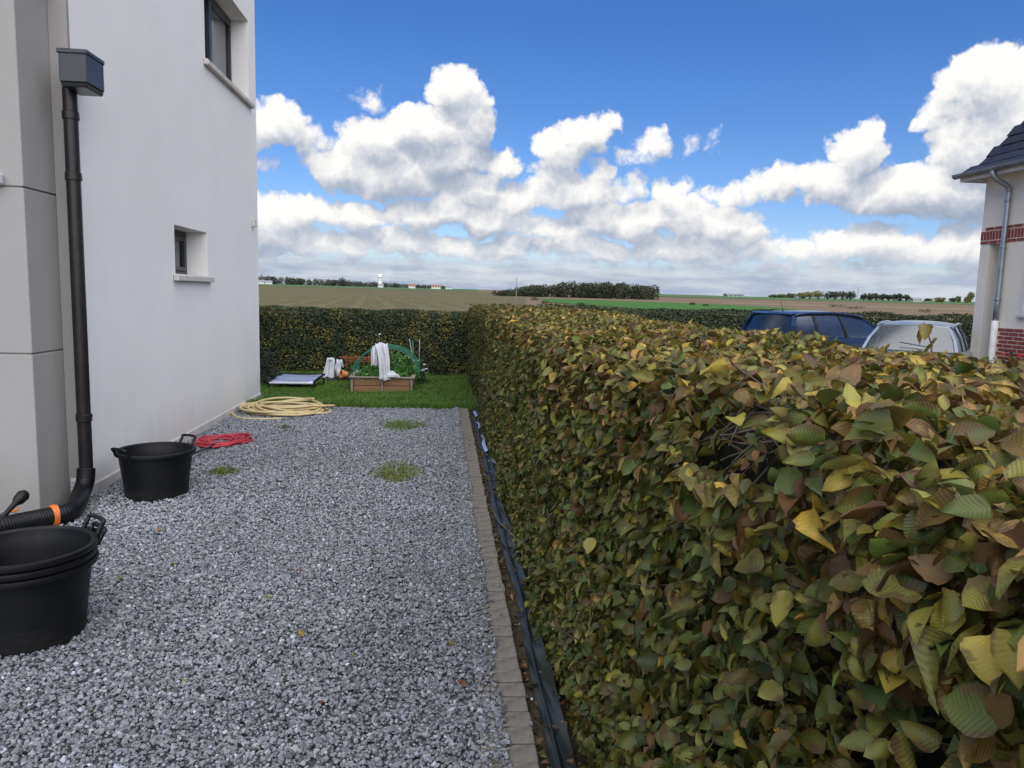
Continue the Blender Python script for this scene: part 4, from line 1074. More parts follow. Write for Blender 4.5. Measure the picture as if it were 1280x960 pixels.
# bamboo and metal stakes
for k, (x0, y0, x1, y1, lab, mt_) in enumerate(((512, 425, 518, 462, 'pale wooden stake leaning beside the raised bed', 'wood_grey'), (516, 426, 516.5, 464, 'thin green stake standing upright behind the raised bed', 'green_net'), (524.5, 424, 524, 464, 'grey stake standing upright nearest the long hedge', 'wood_grey'))):
    a_, f_ = on_y(x0, y0, 12.95), on_y(x1, y1, 12.95)
    s_ = thing('garden_stake', lab, 'stake', (f_[0], 12.95, 0))
    d_ = (f_-a_)/(a_[2]-f_[2])
    g = MB(); g.tube([tuple(a_), tuple(f_), tuple(f_+d_*(f_[2]+.05))], [.008, .009, .010], 7); g.build('rod', M[mt_], s_, smooth=True)
    g = MB(); g.lathe([(0, .012), (.009, .008), (.010, -.004), (.009, -.01)], 8, tuple(a_)); g.build('cap', M['fleece' if k == 0 else mt_], s_)
a_, f_ = on_y(474.5, 418, 13.9), on_y(473, 445, 13.9)
s_ = thing('garden_stake', 'thin stake with a white ball tip in front of the rear hedge', 'stake', (f_[0], 13.9, 0))
g = MB(); g.tube([tuple(a_), tuple(f_), (f_[0]-.01, 13.9, -.05)], .005, 6); g.build('rod', M['wood_grey'], s_)
g = MB(); g.lathe([(0, .022), (.016, .012), (.02, 0), (.016, -.012), (0, -.022)], 10, tuple(a_)); g.build('tip', M['fleece'], s_, smooth=True)
fp = on_y(524, 462, 12.95)
wf = thing('flowering_plant', 'leafy plant with white flower heads between raised bed and hedge', 'plant', (fp[0], 12.95, 0))
tag(bushy('leafage', wf, (fp[0], 12.95, .0), .17, .2, .42, 520, .045, [(.04, .09, .03), (.07, .12, .05)]), kind='stuff')
for k in range(9):
    x, y, z = fp[0]+random.uniform(-.16, .14), 12.8+random.uniform(-.05, .1), random.uniform(.22, .42)
    g = MB(); g.lathe([(.004, 0), (.03, .012), (.024, .024), (0, .028)], 8, (x, y, z)); g.build('flower', M['fleece'], wf)
rp_ = thing('leafy_plant', 'low pale-green plant behind the raised bed, under the rusty rails', 'plant', (on_y(443, 462, 13.3)[0], 13.3, 0))
tag(bushy('leafage', rp_, (on_y(443, 462, 13.3)[0], 13.3, 0), .22, .15, .33, 380, .05, [(.05, .10, .035), (.08, .13, .06)]), kind='stuff')
# low cot with a pale blue top
q0, q1 = on_ground(337, 493), on_ground(392, 490)
ck = 11.75
X0, X1 = on_y(334, 470, ck)[0], on_y(392, 470, ck)[0]
cot = thing('low_cot', 'low black-framed cot with shiny pale blue top on the grass', 'cot', ((X0+X1)/2, ck+.2, 0))
TZ = on_y(363, 479, ck)[2]
rows = []
for i in range(11):
    v_ = i/10; yy = ck+.02+v_*.62
    zz = TZ+.012+.055*math.sin(min(1, v_*1.25)*math.pi*.5)+.01*math.sin(v_*14)
    rows.append([(X0+.04+(X1-X0-.06)*k/12+.06*v_, yy, zz-.012*math.sin(math.pi*k/12)) for k in range(13)])
g = MB(); g.grid(rows); o = g.build('top', M['steel_blue'], cot, smooth=True); so = o.modifiers.new('thickness', 'SOLIDIFY'); so.thickness = .006
g = MB(); g.tube([(X0+.03, ck, TZ), (X1-.01, ck, TZ)], .014, 8); o = g.build('front_rail', M['fleece'], cot)
for sx, xx in ((0, X0+.02), (1, X1-.0)):
    g = MB(); g.tube([(xx, ck-.005, TZ-.01), (xx+.01, ck+.06, TZ+.035), (xx+.06, ck+.66, TZ+.075)], .018, 8); g.build('side_rail', M['black_plastic'], cot)
    for dy in (.02, .62):
        g = MB(); g.tube([(xx+(.055 if dy > .3 else 0), ck+dy, TZ+.02), (xx+(.055 if dy > .3 else 0), ck+dy-.02, -.02)], .016, 8); g.build('leg', M['black_plastic'], cot)
g = MB(); g.tube([(X0+.08, ck+.66, TZ+.075), (X1+.06, ck+.66, TZ+.075)], .014, 8); g.build('rear_rail', M['black_plastic'], cot)
bxx = on_y(367, 485, ck+.2)[0]
tbx = thing('tool_case', 'small black case with a handle under the low cot', 'case', (bxx, ck+.25, 0))
g = MB(); g.box(bxx-.13, bxx+.13, ck+.18, ck+.32, -.005, .085); g.build('body', M['black_plastic'], tbx, bevel=.012)
g = MB(); g.tube([(bxx-.10, ck+.25, .08), (bxx-.09, ck+.25, .125), (bxx+.09, ck+.25, .125), (bxx+.10, ck+.25, .08)], .009, 6); g.build('handle', M['black_plastic'], tbx)
db_ = on_y(327, 470, 12.35)
ds = thing('dark_shrub', 'dark purplish shrub half hidden behind the white house corner', 'shrub', (db_[0]-.1, 12.5, 0))
tag(bushy('leafage', ds, (db_[0]-.1, 12.5, 0), .36, .34, .60, 2000, .04, [(.022, .026, .022), (.035, .036, .034), (.02, .03, .018)]), kind='stuff')
g = MB(); g.tube([(db_[0]-.1, 12.5, -.05), (db_[0]-.1, 12.5, .35)], .02, 6); g.build('stem', M['bark'], ds)
# fallen leaves on the gravel
fcol = ((.17, .06, .03), (.23, .20, .05), (.15, .19, .05), (.20, .11, .05))
for k, (px, py, c) in enumerate(((400, 880, 0), (378, 795, 1), (443, 818, 2), (559, 803, 1), (580, 857, 0), (152, 720, 2), (220, 705, 2), (235, 851, 1), (377, 715, 3), (468, 690, 1), (196, 664, 3), (318, 605, 3), (545, 640, 0), (330, 745, 2))):
    p = on_ground(px, py, .018)
    o = bpy.data.objects.new('fallen_leaf', singles[k % 8]); COL.objects.link(o)
    o.location = p; s = random.uniform(.028, .045); o.scale = (s, s, s); o.rotation_euler = (random.uniform(-.4, .4), random.uniform(-.4, .4), random.uniform(0, 6.28)); o.color = (*fcol[c], .4)
    tag(o, ('reddish-brown', 'yellow', 'green', 'tan')[c]+' fallen hedge leaf lying alone on the grey gravel', 'leaf', 'fallen leaves on the gravel')

# dry leaves and bits lying on the strip of soil under the hedge
n = 1500; lx = RNG.uniform(.345, .60, n); ly = RNG.uniform(1.5, 10, n)
P = np.stack([lx, ly, np.where((lx > .385) & (lx < .5), .03+.05*np.clip((lx-.39)/.11, 0, 1)**3, -.008)+RNG.uniform(0, .012, n)], 1)
k_ = (RNG.random(n) < np.where((lx > .385) & (lx < .5), .22, 1.0)); P = P[k_]; n = len(P)
C = np.array([(.10, .055, .03), (.17, .11, .05), (.05, .06, .02), (.12, .10, .03)])[RNG.integers(0, 4, n)]*RNG.uniform(.6, 1.3, (n, 1))
N_ = np.stack([RNG.normal(0, .4, n), RNG.normal(0, .4, n), np.ones(n)], 1)
tag(leaves_mesh('leaf_litter', P, basis(N_, RNG.normal(0, 1, (n, 3))), RNG.uniform(.02, .045, n), np.concatenate([C, RNG.random((n, 1))], 1), TF, M['leaf'], None), 'dry brown leaf litter on the soil under the long hedge', 'leaf litter', kind='stuff')

# ------------------------------------------------------------------ parked cars
def car_paint(name, c, metal=.5):
    m, nt, b, out = mat_new(name)
    nz = node(nt, 'ShaderNodeTexNoise', ins={'Vector': node(nt, 'ShaderNodeTexCoord').outputs['Object'], 'Scale': 900.0, 'Detail': 1.0}).outputs[0]
    nt.links.new(mixc(nt, mapr(nt, nz, .3, .7), tuple(x*.85 for x in c), tuple(min(1, x*1.15) for x in c)), b.inputs['Base Color'])
    b.inputs['Metallic'].default_value = metal; b.inputs['Roughness'].default_value = .32
    b.inputs['Coat Weight'].default_value = .5; b.inputs['Coat Roughness'].default_value = .12
    return m
M['paint_blue'] = car_paint('dark_blue_paint', (.012, .030, .080))
M['paint_silver'] = car_paint('pale_silver_blue_paint', (.17, .21, .28))
M['rubber'] = mat('tyre_rubber', (.015, .015, .016), .85)
M['alloy'] = mat('alloy', (.45, .46, .47), .35, metal=.8)
M['lamp_red'] = mat('tail_lamp_red', (.35, .015, .02), .15)
M['lamp_clear'] = mat('headlamp_clear', (.6, .62, .64), .1)
M['trim'] = mat('black_trim', (.012, .012, .013), .4)
M['seat_cloth'] = mat('seat_cloth', (.035, .036, .042), .9)
M['plate'] = mat('plate_white', (.7, .7, .68), .5)

def interp(xs, vals, x): return float(np.interp(x, xs, vals))
def make_car(name, label, loc, rz, P):
    """local +X forward, +Y left; P holds the side profile"""
    t = thing(name, label, 'car', loc, rz)
    L2, W2 = P['len']/2, P['wid']/2
    body = MB(); rows = []
    for x in np.linspace(-L2, L2, 41):
        e = (abs(x)/L2)
        w = W2*(1-.16*max(0, (e-.72)/.28)**2.2)
        zt = interp(P['tx'], P['tz'], x)
        zb = .24+.14*max(0, (e-.86)/.14)**2
        sec = [(0, zb), (w*.8, zb), (w*.965, zb+.05), (w, .46), (w*1.0, .62), (w*.985, zt-.16), (w*.955, zt-.05), (w*.90, zt-.006), (w*.55, zt+.018), (0, zt+.024)]
        rows.append([(x, y, z) for y, z in sec]+[(x, -y, z) for y, z in sec[-2:0:-1]]+[(x, 0, zb)])
    body.grid(rows)
    body.add(rows[0], [tuple(range(len(rows[0])-1))]); body.add(rows[-1], [tuple(range(len(rows[0])-2, -1, -1))])
    bo = smooth_angle(body.build('body', P['paint'], t, local=True), 50)
    # greenhouse: corner points (belt, roof) for the left side, mirrored
    wb, wr = P['wb'], P['wr']
    def belt(x): return interp(P['tx'], P['tz'], x)+.004
    rf = MB(); nr = 15; rows = []
    for i in range(nr):
        s = i/(nr-1); x = P['rr']+(P['fr']-P['rr'])*s
        z = interp(P['rx'], P['rz'], x); row = []
        for k in range(13):
            u = k/12*2-1
            row.append((x-.03*(1-u*u)*(1 if s < .5 else -1)*(abs(s-.5)*2)**3, u*(wr+.015), z-.055*abs(u)**2.6))
        rows.append(row)
    rf.grid([r[::-1] for r in rows])
    ro = rf.build('roof', P['paint'], t, smooth=True, local=True); so = ro.modifiers.new('thickness', 'SOLIDIFY'); so.thickness = .03
    zr = lambda x: interp(P['rx'], P['rz'], x)-.058
    pill = P['pillars']                                            # (belt x, roof x, half width) rear to front
    for sd in (1, -1):
        edge = []
        for k, (xb, xr, hw) in enumerate(pill):
            wbx = wb-.03*abs(xb)/L2
            a0 = Vector((xb, sd*wbx, belt(xb))); a1 = Vector((xr, sd*wr, zr(xr)))
            mid = (a0+a1)/2+Vector((0, sd*.022, .008)); edge.append((a0, mid, a1, hw))
            g = MB()
            for (pa_, pb_) in ((a0, mid), (mid, a1)):
                lo = [pa_+Vector((-hw, 0, 0)), pa_+Vector((hw, 0, 0)), pa_+Vector((hw, -sd*.05, 0)), pa_+Vector((-hw, -sd*.05, 0))]
                hi = [pb_+Vector((-hw, 0, 0)), pb_+Vector((hw, 0, 0)), pb_+Vector((hw, -sd*.05, 0)), pb_+Vector((-hw, -sd*.05, 0))]
                if sd > 0: lo, hi = lo[::-1], hi[::-1]
                g.hexa(lo, hi)
            g.build('pillar', P['paint'] if k in (0, len(pill)-1) else M['trim'], t, local=True)
        g = MB(); g.tube([(x, sd*(wr+.012), zr(x)+.012) for x in np.linspace(P['rr'], P['fr'], 14)], .03, 8); g.build('roof_rail', P['paint'], t, smooth=True, local=True)
        for (a, b) in zip(edge[:-1], edge[1:]):
            g = MB(); rows = []
            for q in (0, 1, 2):
                i_ = Vector((a[3], 0, 0)); j_ = Vector((b[3], 0, 0)); o_ = Vector((0, -sd*.018, 0))
                rows.append([a[q]+i_+o_+((b[q]-j_)-(a[q]+i_))*k/4 for k in range(5)])
            g.grid(rows if sd < 0 else [r[::-1] for r in rows]); g.build('side_window', M['car_glass'], t, smooth=True, local=True)
    def screen(nm, xb, xr, bow):
        g = MB(); rows = []
        for q in range(7):
            s = q/6; row = []
            for k in range(11):
                u = k/10*2-1
                wv = (wb-.05)*(1-s)+(wr-.035)*s
                x = xb+(xr-xb)*s+bow*(1-u*u)
                row.append((x, u*wv, belt(xb)*(1-s)+(zr(xr)+.04)*s+.02*math.sin(math.pi*s)*(1-u*u)))
            rows.append(row)
        g.grid(rows); return g.build(nm, M['car_glass'], t, smooth=True, local=True)
    screen('windscreen', pill[-1][0]+.03, pill[-1][1]+.02, .10)
    rg = screen('rear_window', pill[0][0]-.02, pill[0][1]-.02, -.07)
    w_ = MB(); w_.tube([(pill[0][0]-.075, -.3, belt(pill[0][0])+.07), (pill[0][0]-.06, .15, belt(pill[0][0])+.13)], .008, 5); w_.build('wiper', M['trim'], rg, local=True)
    if P.get('spoiler'):
        g = MB(); z = zr(P['rr'])
        g.hexa([(P['rr']-.14, -wr+.02, z+.012), (P['rr']+.06, -wr, z+.02), (P['rr']+.06, wr, z+.02), (P['rr']-.14, wr-.02, z+.012)], [(P['rr']-.13, -wr+.02, z+.035), (P['rr']+.06, -wr, z+.068), (P['rr']+.06, wr, z+.068), (P['rr']-.13, wr-.02, z+.035)])
        g.build('spoiler', P['paint'], t, bevel=.006, local=True)
    if P.get('antenna'):
        g = MB(); z = zr(P['rr']+.25)+.05; x = P['rr']+.28
        g.tube([(x, 0, z), (x-.01, 0, z+.03)], [.022, .014], 8); g.tube([(x-.005, 0, z+.03), (x-.10, 0, z+.22)], [.006, .004], 5); g.build('antenna', M['trim'], t, local=True)
    for sd in (1, -1):
        x = pill[-1][0]-.22; mm = MB(); mm.lathe([(0, -.07), (.05, -.06), (.075, -.02), (.075, .03), (.05, .065), (0, .07)], 12)
        mo = mm.build('mirror', P['mirror'], t, smooth=True, local=True); mo.location = (x, sd*(W2+.08), belt(x)+.06); mo.scale = (.75, 1.25, .95)
        g = MB(); g.box(x-.02, x+.03, min(sd*(wb-.04), sd*(W2+.05)), max(sd*(wb-.04), sd*(W2+.05)), belt(x)+.02, belt(x)+.05); g.build('mirror_arm', M['trim'], t, local=True)
        zt = interp(P['tx'], P['tz'], -L2+.12)
        g = MB(); g.box(-L2+.0, -L2+.13, min(sd*W2*.62, sd*W2*.93), max(sd*W2*.62, sd*W2*.93), zt-.24, zt-.05); g.build('tail_lamp', M['lamp_red'], t, bevel=.02, local=True)
        g = MB(); g.box(L2-.24, L2-.02, min(sd*W2*.5, sd*W2*.86), max(sd*W2*.5, sd*W2*.86), .56, .70); g.build('headlamp', M['lamp_clear'], t, bevel=.02, local=True)
        for wx in (-P['wbase']/2, P['wbase']/2):
            ty_ = MB(); ty_.lathe([(.19, -.1), (.27, -.105), (.305, -.08), (.31, 0), (.305, .08), (.27, .105), (.19, .1)], 28)
            wo_ = ty_.build('wheel', M['rubber'], t, smooth=True, local=True); wo_.location = (wx, sd*(W2-.095), .31); wo_.rotation_euler = (math.pi/2, 0, 0)
            ri = MB(); ri.lathe([(.0, .07), (.05, .07), (.06, .045), (.17, .06), (.2, .1)], 20); ri.lathe([(.0, -.07), (.05, -.07), (.06, -.045), (.17, -.06), (.2, -.1)], 20)
            ri.build('rim', M['alloy'], wo_, smooth=True, local=True)
        for xs_ in (-.35, .55):
            g = MB(); g.box(xs_, xs_+.16, min(sd*(W2-.02), sd*(W2+.015)), max(sd*(W2-.02), sd*(W2+.015)), .76, .785); g.build('door_handle', P['paint'], t, bevel=.005, local=True)
    g = MB(); g.box(-L2-.015, -L2+.04, -.26, .26, .56, .67); g.build('number_plate', M['plate'], t, local=True)
    for nm, x in (('rear_bumper', -L2+.03), ('front_bumper', L2-.03)):
        g = MB(); g.box(x-.06, x+.06, -W2*.86, W2*.86, .28, .42); g.build(nm, M['trim'], t, bevel=.03, local=True)
    for sd in (1, -1):
        for x in (-.75, .15):
            se = MB(); xx = x; yy = sd*.37
            se.hexa([(xx-.02, yy-.23, .55), (xx+.10, yy-.23, .55), (xx+.10, yy+.23, .55), (xx-.02, yy+.23, .55)], [(xx-.16, yy-.19, 1.0), (xx-.06, yy-.19, 1.0), (xx-.06, yy+.19, 1.0), (xx-.16, yy+.19, 1.0)])
            se.box(xx-.20, xx-.12, yy-.12, yy+.12, 1.04, 1.22)
            se.build('seat', M['seat_cloth'], t, bevel=.02, local=True)
    return t
hatch = dict(len=4.25, wid=1.78, wbase=2.65, wb=.80, wr=.60, paint=M['paint_blue'], mirror=M['paint_blue'], spoiler=True, antenna=True,
    tx=[-2.13, -2.0, -1.2, .6, 1.15, 1.9, 2.13], tz=[.86, .96, .97, .93, .93, .78, .62], rx=[-1.95, -1.5, -.6, .1, .45], rz=[1.47, 1.52, 1.54, 1.50, 1.44], rr=-1.78, fr=.40,
    pillars=[(-2.02, -1.80, .075), (-1.20, -1.22, .04), (-.28, -.40, .035), (1.22, .42, .035)])
sedan = dict(len=4.05, wid=1.68, wbase=2.5, wb=.76, wr=.57, paint=M['paint_silver'], mirror=M['plate'],
    tx=[-2.03, -1.9, -1.75, -.5, .7, 1.1, 1.8, 2.03], tz=[.84, .93, .94, .90, .88, .88, .76, .62], rx=[-1.55, -1.0, -.3, .2, .45], rz=[1.36, 1.41, 1.42, 1.39, 1.33], rr=-1.42, fr=.36,
    pillars=[(-1.88, -1.44, .06), (-.98, -1.0, .035), (-.08, -.22, .035), (1.12, .38, .035)])
def place(P, rz, lp, px, py, Y):
    """where the car stands so that its point lp is seen at that pixel at depth Y"""
    w = on_y(px, py, Y); c, s = math.cos(rz), math.sin(rz)
    return (w[0]-(c*lp[0]-s*lp[1]), w[1]-(s*lp[0]+c*lp[1]), w[2]-lp[2])
rz1 = math.radians(22)
l1 = place(hatch, rz1, (-1.8, -.6, 1.42), 993, 395, 15.6)
rz2 = math.radians(50)
l2 = place(sedan, rz2, (-1.44, -.57, 1.30), 1190, 409, 11.9)
print('car z', l1, l2)
make_car('parked_car', 'dark blue hatchback with roof aerial parked behind the long hedge', (l1[0], l1[1], max(-.19, min(-.10, l1[2]))), rz1, hatch)
make_car('parked_car', 'silver-blue car with wide rear window parked beside the brick-trimmed house', (l2[0], l2[1], max(-.19, min(-.1, l2[2]))), rz2, sedan)

# ------------------------------------------------------------------ neighbour's house
HXn = 10.0                                                        # plane of its long wall; it runs along the same line as the drive
def hp(px, py): return on_x(px, py, HXn)
yc_ = hp(1223, 330)[1]                                             # far corner
y_col = hp(1234, 330)[1]; y_wall = hp(1253, 330)[1]
z_band0, z_band1 = hp(1226, 306)[2], hp(1226, 285)[2]
z_base = hp(1246, 409)[2]
z_eave = hp(1250, 229)[2]+.26
print('house', yc_, y_col, y_wall, z_band0, z_band1, z_base, z_eave)
M['n_render'] = render_mat('cream_render', (.78, .73, .64), .05)
M['brick'] = mat('red_brick', (.20, .040, .036), .85, .3, 14, bump=.4, bscale=60, c2=(.27, .062, .052))
M['mortar'] = mat('pale_mortar', (.72, .67, .60), .9, .1, 20)
M['slate'] = mat('blue_slate', (.012, .016, .030), .62, .3, 4, c2=(.022, .028, .046))
M['zinc'] = mat('zinc', (.30, .33, .36), .38, .15, 6, metal=.7)
M['upvc'] = mat('white_trim', (.66, .66, .64), .5)
nh = thing('neighbour_house', 'cream house with red brick bands, slate roof and zinc downpipe behind the parked cars', 'house', (HXn, yc_-2.5, -.19))
ZB = -.2; YN = 2.0; XE = HXn+7.0
q = MB(); q.box(HXn, XE, YN, y_wall, ZB, z_band0-.002); q.build('wall', M['n_render'], nh)
q = MB(); q.box(HXn, XE, YN, yc_, z_band0, z_eave); q.build('upper_wall', M['n_render'], nh)
q = MB(); q.box(HXn+.004, HXn+.22, y_col, yc_, ZB, z_band0-.003); q.build('porch_pillar', M['n_render'], nh, bevel=.004)
# soldier band with a header course above and below
def bricks(y0, y1, z0, z1, plan):
    """plan: list of (row height, brick length, offset)"""
    z = z0
    protos = {}
    for (rh, bl, of) in plan:
        y = y1-of
        while y > y0+.02:
            a = max(y-bl+.016, y0); b = min(y, y1)
            if b-a > .03:
                key = (round(b-a, 3), rh)
                if key not in protos:
                    g = MB(); g.box(-.012, .03, -(b-a)/2, (b-a)/2, 0, rh-.016); protos[key] = g.build('brick', M['brick'], nh, bevel=.003, local=True); o = protos[key]
                else:
                    o = protos[key].copy(); COL.objects.link(o); o.parent = nh
                o.location = Vector((HXn+random.uniform(-.002, .002), (a+b)/2, z+.005))-nh.location
            y -= bl
        z += rh
y_vis = 10.4
bh = (z_band1-z_band0)
bricks(y_vis, yc_-.004, z_band0, z_band1, [(.068, .225, 0), (bh-.136, .075, 0), (.068, .225, .11)])
q = MB(); q.box(HXn-.004, HXn+.02, y_vis, yc_-.003, z_band0-.001, z_band1+.001); q.build('mortar_band', M['mortar'], nh)
nrow = int((z_base-.15)/.0715)
z0b = z_base-nrow*.0715
bricks(y_vis+.1, y_wall-.004, z0b, z_base, [(.0715, .225, .11*(k % 2)) for k in range(nrow)])
q = MB(); q.box(HXn-.004, HXn+.02, YN, y_wall-.003, ZB, z_base+.001); q.build('mortar_base', M['mortar'], nh)
# roof with flared eaves
ov = .30
prof = [(-ov-.06, z_eave-.06), (-ov+.10, z_eave+.03), (-ov+.26, z_eave+.22), (-ov+.8, z_eave+1.10), (3.0, z_eave+4.9)]
ye = yc_+.30
g = MB(); rows = []
for i, (dx, z) in enumerate(prof):
    ins = max(0.0, dx+ov)*.95
    row = [(HXn+dx, YN, z)]+[(HXn+dx, YN+(ye-ins-YN)*k/10, z) for k in range(1, 11)]
    row += [(XE+ov-max(0, dx+ov)*(1.0), ye-ins, z)]
    rows.append(row)
g.grid([r[::-1] for r in rows]); o = g.build('roof', M['slate'], nh); so = o.modifiers.new('thickness', 'SOLIDIFY'); so.thickness = .03; so.offset = -1
# slates in courses on the visible slope
sl = MB(); cum = [0.0]
for (a, b) in zip(prof[:-1], prof[1:]): cum.append(cum[-1]+math.hypot(b[0]-a[0], b[1]-a[1]))
def at_len(s):
    return interp(cum, [p[0] for p in prof], s), interp(cum, [p[1] for p in prof], s)
cnt = 0
SLT = []
for r in range(18):
    s0, s1 = .06+r*.20, .06+r*.20+.24
    (xa, za), (xb, zb_) = at_len(s0), at_len(s1)
    yy_end = ye-max(0, xa+ov)*.95-.02
    y = yy_end-(.13 if r % 2 else 0.0)
    while y > 11.0:
        w_ = .255
        SLT.append((xa, za, xb, zb_, y, w_)); y -= .26
for k, (xa, za, xb, zb_, y, w_) in enumerate(SLT[:300]):
    j = random.uniform(.004, .010)
    g = MB(); nx, nz = -(zb_-za), (xb-xa); ln = math.hypot(nx, nz); nx /= ln; nz /= ln
    lo = (HXn+xa+nx*(.018+j), za+nz*(.018+j)); hi = (HXn+xb+nx*.004, zb_+nz*.004)
    th = .008
    g.hexa([(lo[0], y-w_, lo[1]), (hi[0], y-w_, hi[1]), (hi[0], y, hi[1]), (lo[0], y, lo[1])], [(lo[0]+nx*th, y-w_, lo[1]+nz*th), (hi[0]+nx*th, y-w_, hi[1]+nz*th), (hi[0]+nx*th, y, hi[1]+nz*th), (lo[0]+nx*th, y, lo[1]+nz*th)])
    g.build('slate', M['slate'], nh)
# soffit, fascia, gutter
g = MB(); g.box(HXn-ov, HXn-.002, YN, ye-.04, z_eave-.10, z_eave-.075); g.box(HXn-.0015, HXn+2, yc_+.002, ye-.04, z_eave-.10, z_eave-.075); g.build('soffit', M['upvc'], nh)
g = MB(); g.box(HXn-ov-.025, HXn-ov-.002, YN, ye-.02, z_eave-.17, z_eave-.05); g.box(HXn-ov-.0015, HXn+2, ye-.04, ye-.018, z_eave-.17, z_eave-.05); g.build('fascia', M['upvc'], nh)
gx_ = HXn-ov-.085; rows = []
for y in (YN, ye+.05):
    rows.append([(gx_+.062*math.cos(a), y, z_eave-.045+.062*math.sin(a)) for a in np.linspace(math.pi, 2*math.pi, 10)])
g = MB(); g.grid(rows); o = g.build('gutter', M['zinc'], nh, smooth=True); so = o.modifiers.new('thickness', 'SOLIDIFY'); so.thickness = .006
g = MB(); g.tube([(gx_-.062, YN, z_eave-.043), (gx_-.062, ye+.05, z_eave-.043)], .011, 6); g.build('gutter_bead', M['zinc'], nh)
py0 = on_x(1251.5, 330, HXn-.065)[1]
g = MB(); yo_ = py0+.02
g.tube(spline([(gx_, yo_, z_eave-.09), (gx_, yo_, z_eave-.17), (gx_+.10, yo_-.02, z_eave-.27), (HXn-.10, py0, z_eave-.36), (HXn-.065, py0, z_eave-.46), (HXn-.065, py0, z_eave-.6), (HXn-.065, py0, z_base+.1)], 5), .045, 14); dpn = g.build('downpipe', M['zinc'], nh, smooth=True)
g = MB(); g.tube([(HXn-.065, py0, z_base+.12), (HXn-.065, py0, ZB)], .058, 14); g.build('pipe_shoe', M['upvc'], nh, smooth=True)
for zz in (z_eave-.62, (z_eave+z_base)/2, z_base+.5):
    g = MB(); g.lathe([(.045, -.02), (.054, -.016), (.054, .016), (.045, .02)], 14, (HXn-.065, py0, zz)); g.build('pipe_collar', M['zinc'], nh, smooth=True)
# window edge by the picture border
wy = hp(1276, 395)[1]; wz = hp(1278, 393)[2]
g = MB(); g.box(HXn-.06, HXn-.002, wy-1.3, wy+.05, wz-.06, wz-.01); wn = g.build('window_sill', M['concrete'], nh, bevel=.006)
g = MB(); g.box(HXn-.03, HXn-.003, wy-.09, wy, wz-.009, wz+1.15); g.box(HXn-.03, HXn-.003, wy-1.25, wy-.095, wz+1.06, wz+1.15); g.build('window_surround', M['upvc'], nh, bevel=.004)
g = MB(); g.box(HXn-.012, HXn-.004, wy-1.25, wy-.092, wz-.009, wz+1.058); g.build('window_pane', M['window_glass'], nh)
# red-flowered plant at its foot
fy_ = hp(1264, 440); 
rp2 = thing('flowering_plant', 'plant with red blooms at the foot of the brick base', 'plant', (HXn-.35, fy_[1], -.19))
fz = on_x(1266, 446, HXn-.35)
tag(bushy('leafage', rp2, (HXn-.35, fz[1], -.1), .3, .35, fz[2]+.16, 800, .06, [(.03, .07, .025), (.05, .09, .03)]), kind='stuff')
for k in range(7):
    g = MB(); g.lathe([(.006, 0), (.045, .015), (.035, .04), (0, .046)], 8, (HXn-.42+random.uniform(-.1, .1), fz[1]+random.uniform(-.16, .16), fz[2]-.05+random.uniform(-.03, .09))); g.build('bloom', M['lamp_red'], rp2)

# ------------------------------------------------------------------ far trees, village, poles
def far_xy(px, Y, py=370):
    w = on_y(px, py, Y); return float(w[0]), float(Y)
def crown_mesh(name, parent, lobes, n, size, cols, shift=None, mt='crown'):
    Ps, Ns = [], []
    tot = sum(l[3]*l[5] for l in lobes)
    for (x, y, z, rx, ry, rz) in lobes:
        m = max(20, int(n*rx*rz/tot))
        d = RNG.normal(size=(m, 3)); d /= np.linalg.norm(d, axis=1)[:, None]
        lump = 1+.5*(vnoise(d[:, 0]*2.4+x, d[:, 1]*2.4+d[:, 2]*2.4+z, 61)-.5)
        r = RNG.uniform(.25, 1, m)**.4*lump
        Ps.append(np.array([x, y, z])+d*r[:, None]*np.array([rx, ry, rz])); Ns.append(d)
    P = np.concatenate(Ps); d = np.concatenate(Ns); n = len(P)
    N_ = d+RNG.normal(0, .7, (n, 3)); T_ = RNG.normal(0, 1, (n, 3))
    cols = np.array(cols); C = cols[RNG.integers(0, len(cols), n)]*RNG.uniform(.6, 1.4, (n, 1))
    C = np.concatenate([C, np.zeros((n, 1))], 1)
    o = leaves_mesh(name, P, basis(N_, T_), RNG.uniform(.6, 1.4, n)*size, C, TQ, M[mt], None)
    if parent is not None:
        o.parent = parent; o.matrix_parent_inverse = Matrix.Translation(root_loc(parent)).inverted()
    return o
DARK = [(.030, .045, .022), (.042, .058, .028), (.026, .036, .022)]
OLIVE = [(.060, .085, .030), (.080, .100, .035), (.050, .070, .030)]
YEL = [(.24, .22, .06), (.18, .18, .06), (.13, .15, .05)]
RUST = [(.075, .055, .030), (.055, .052, .028), (.04, .05, .026)]
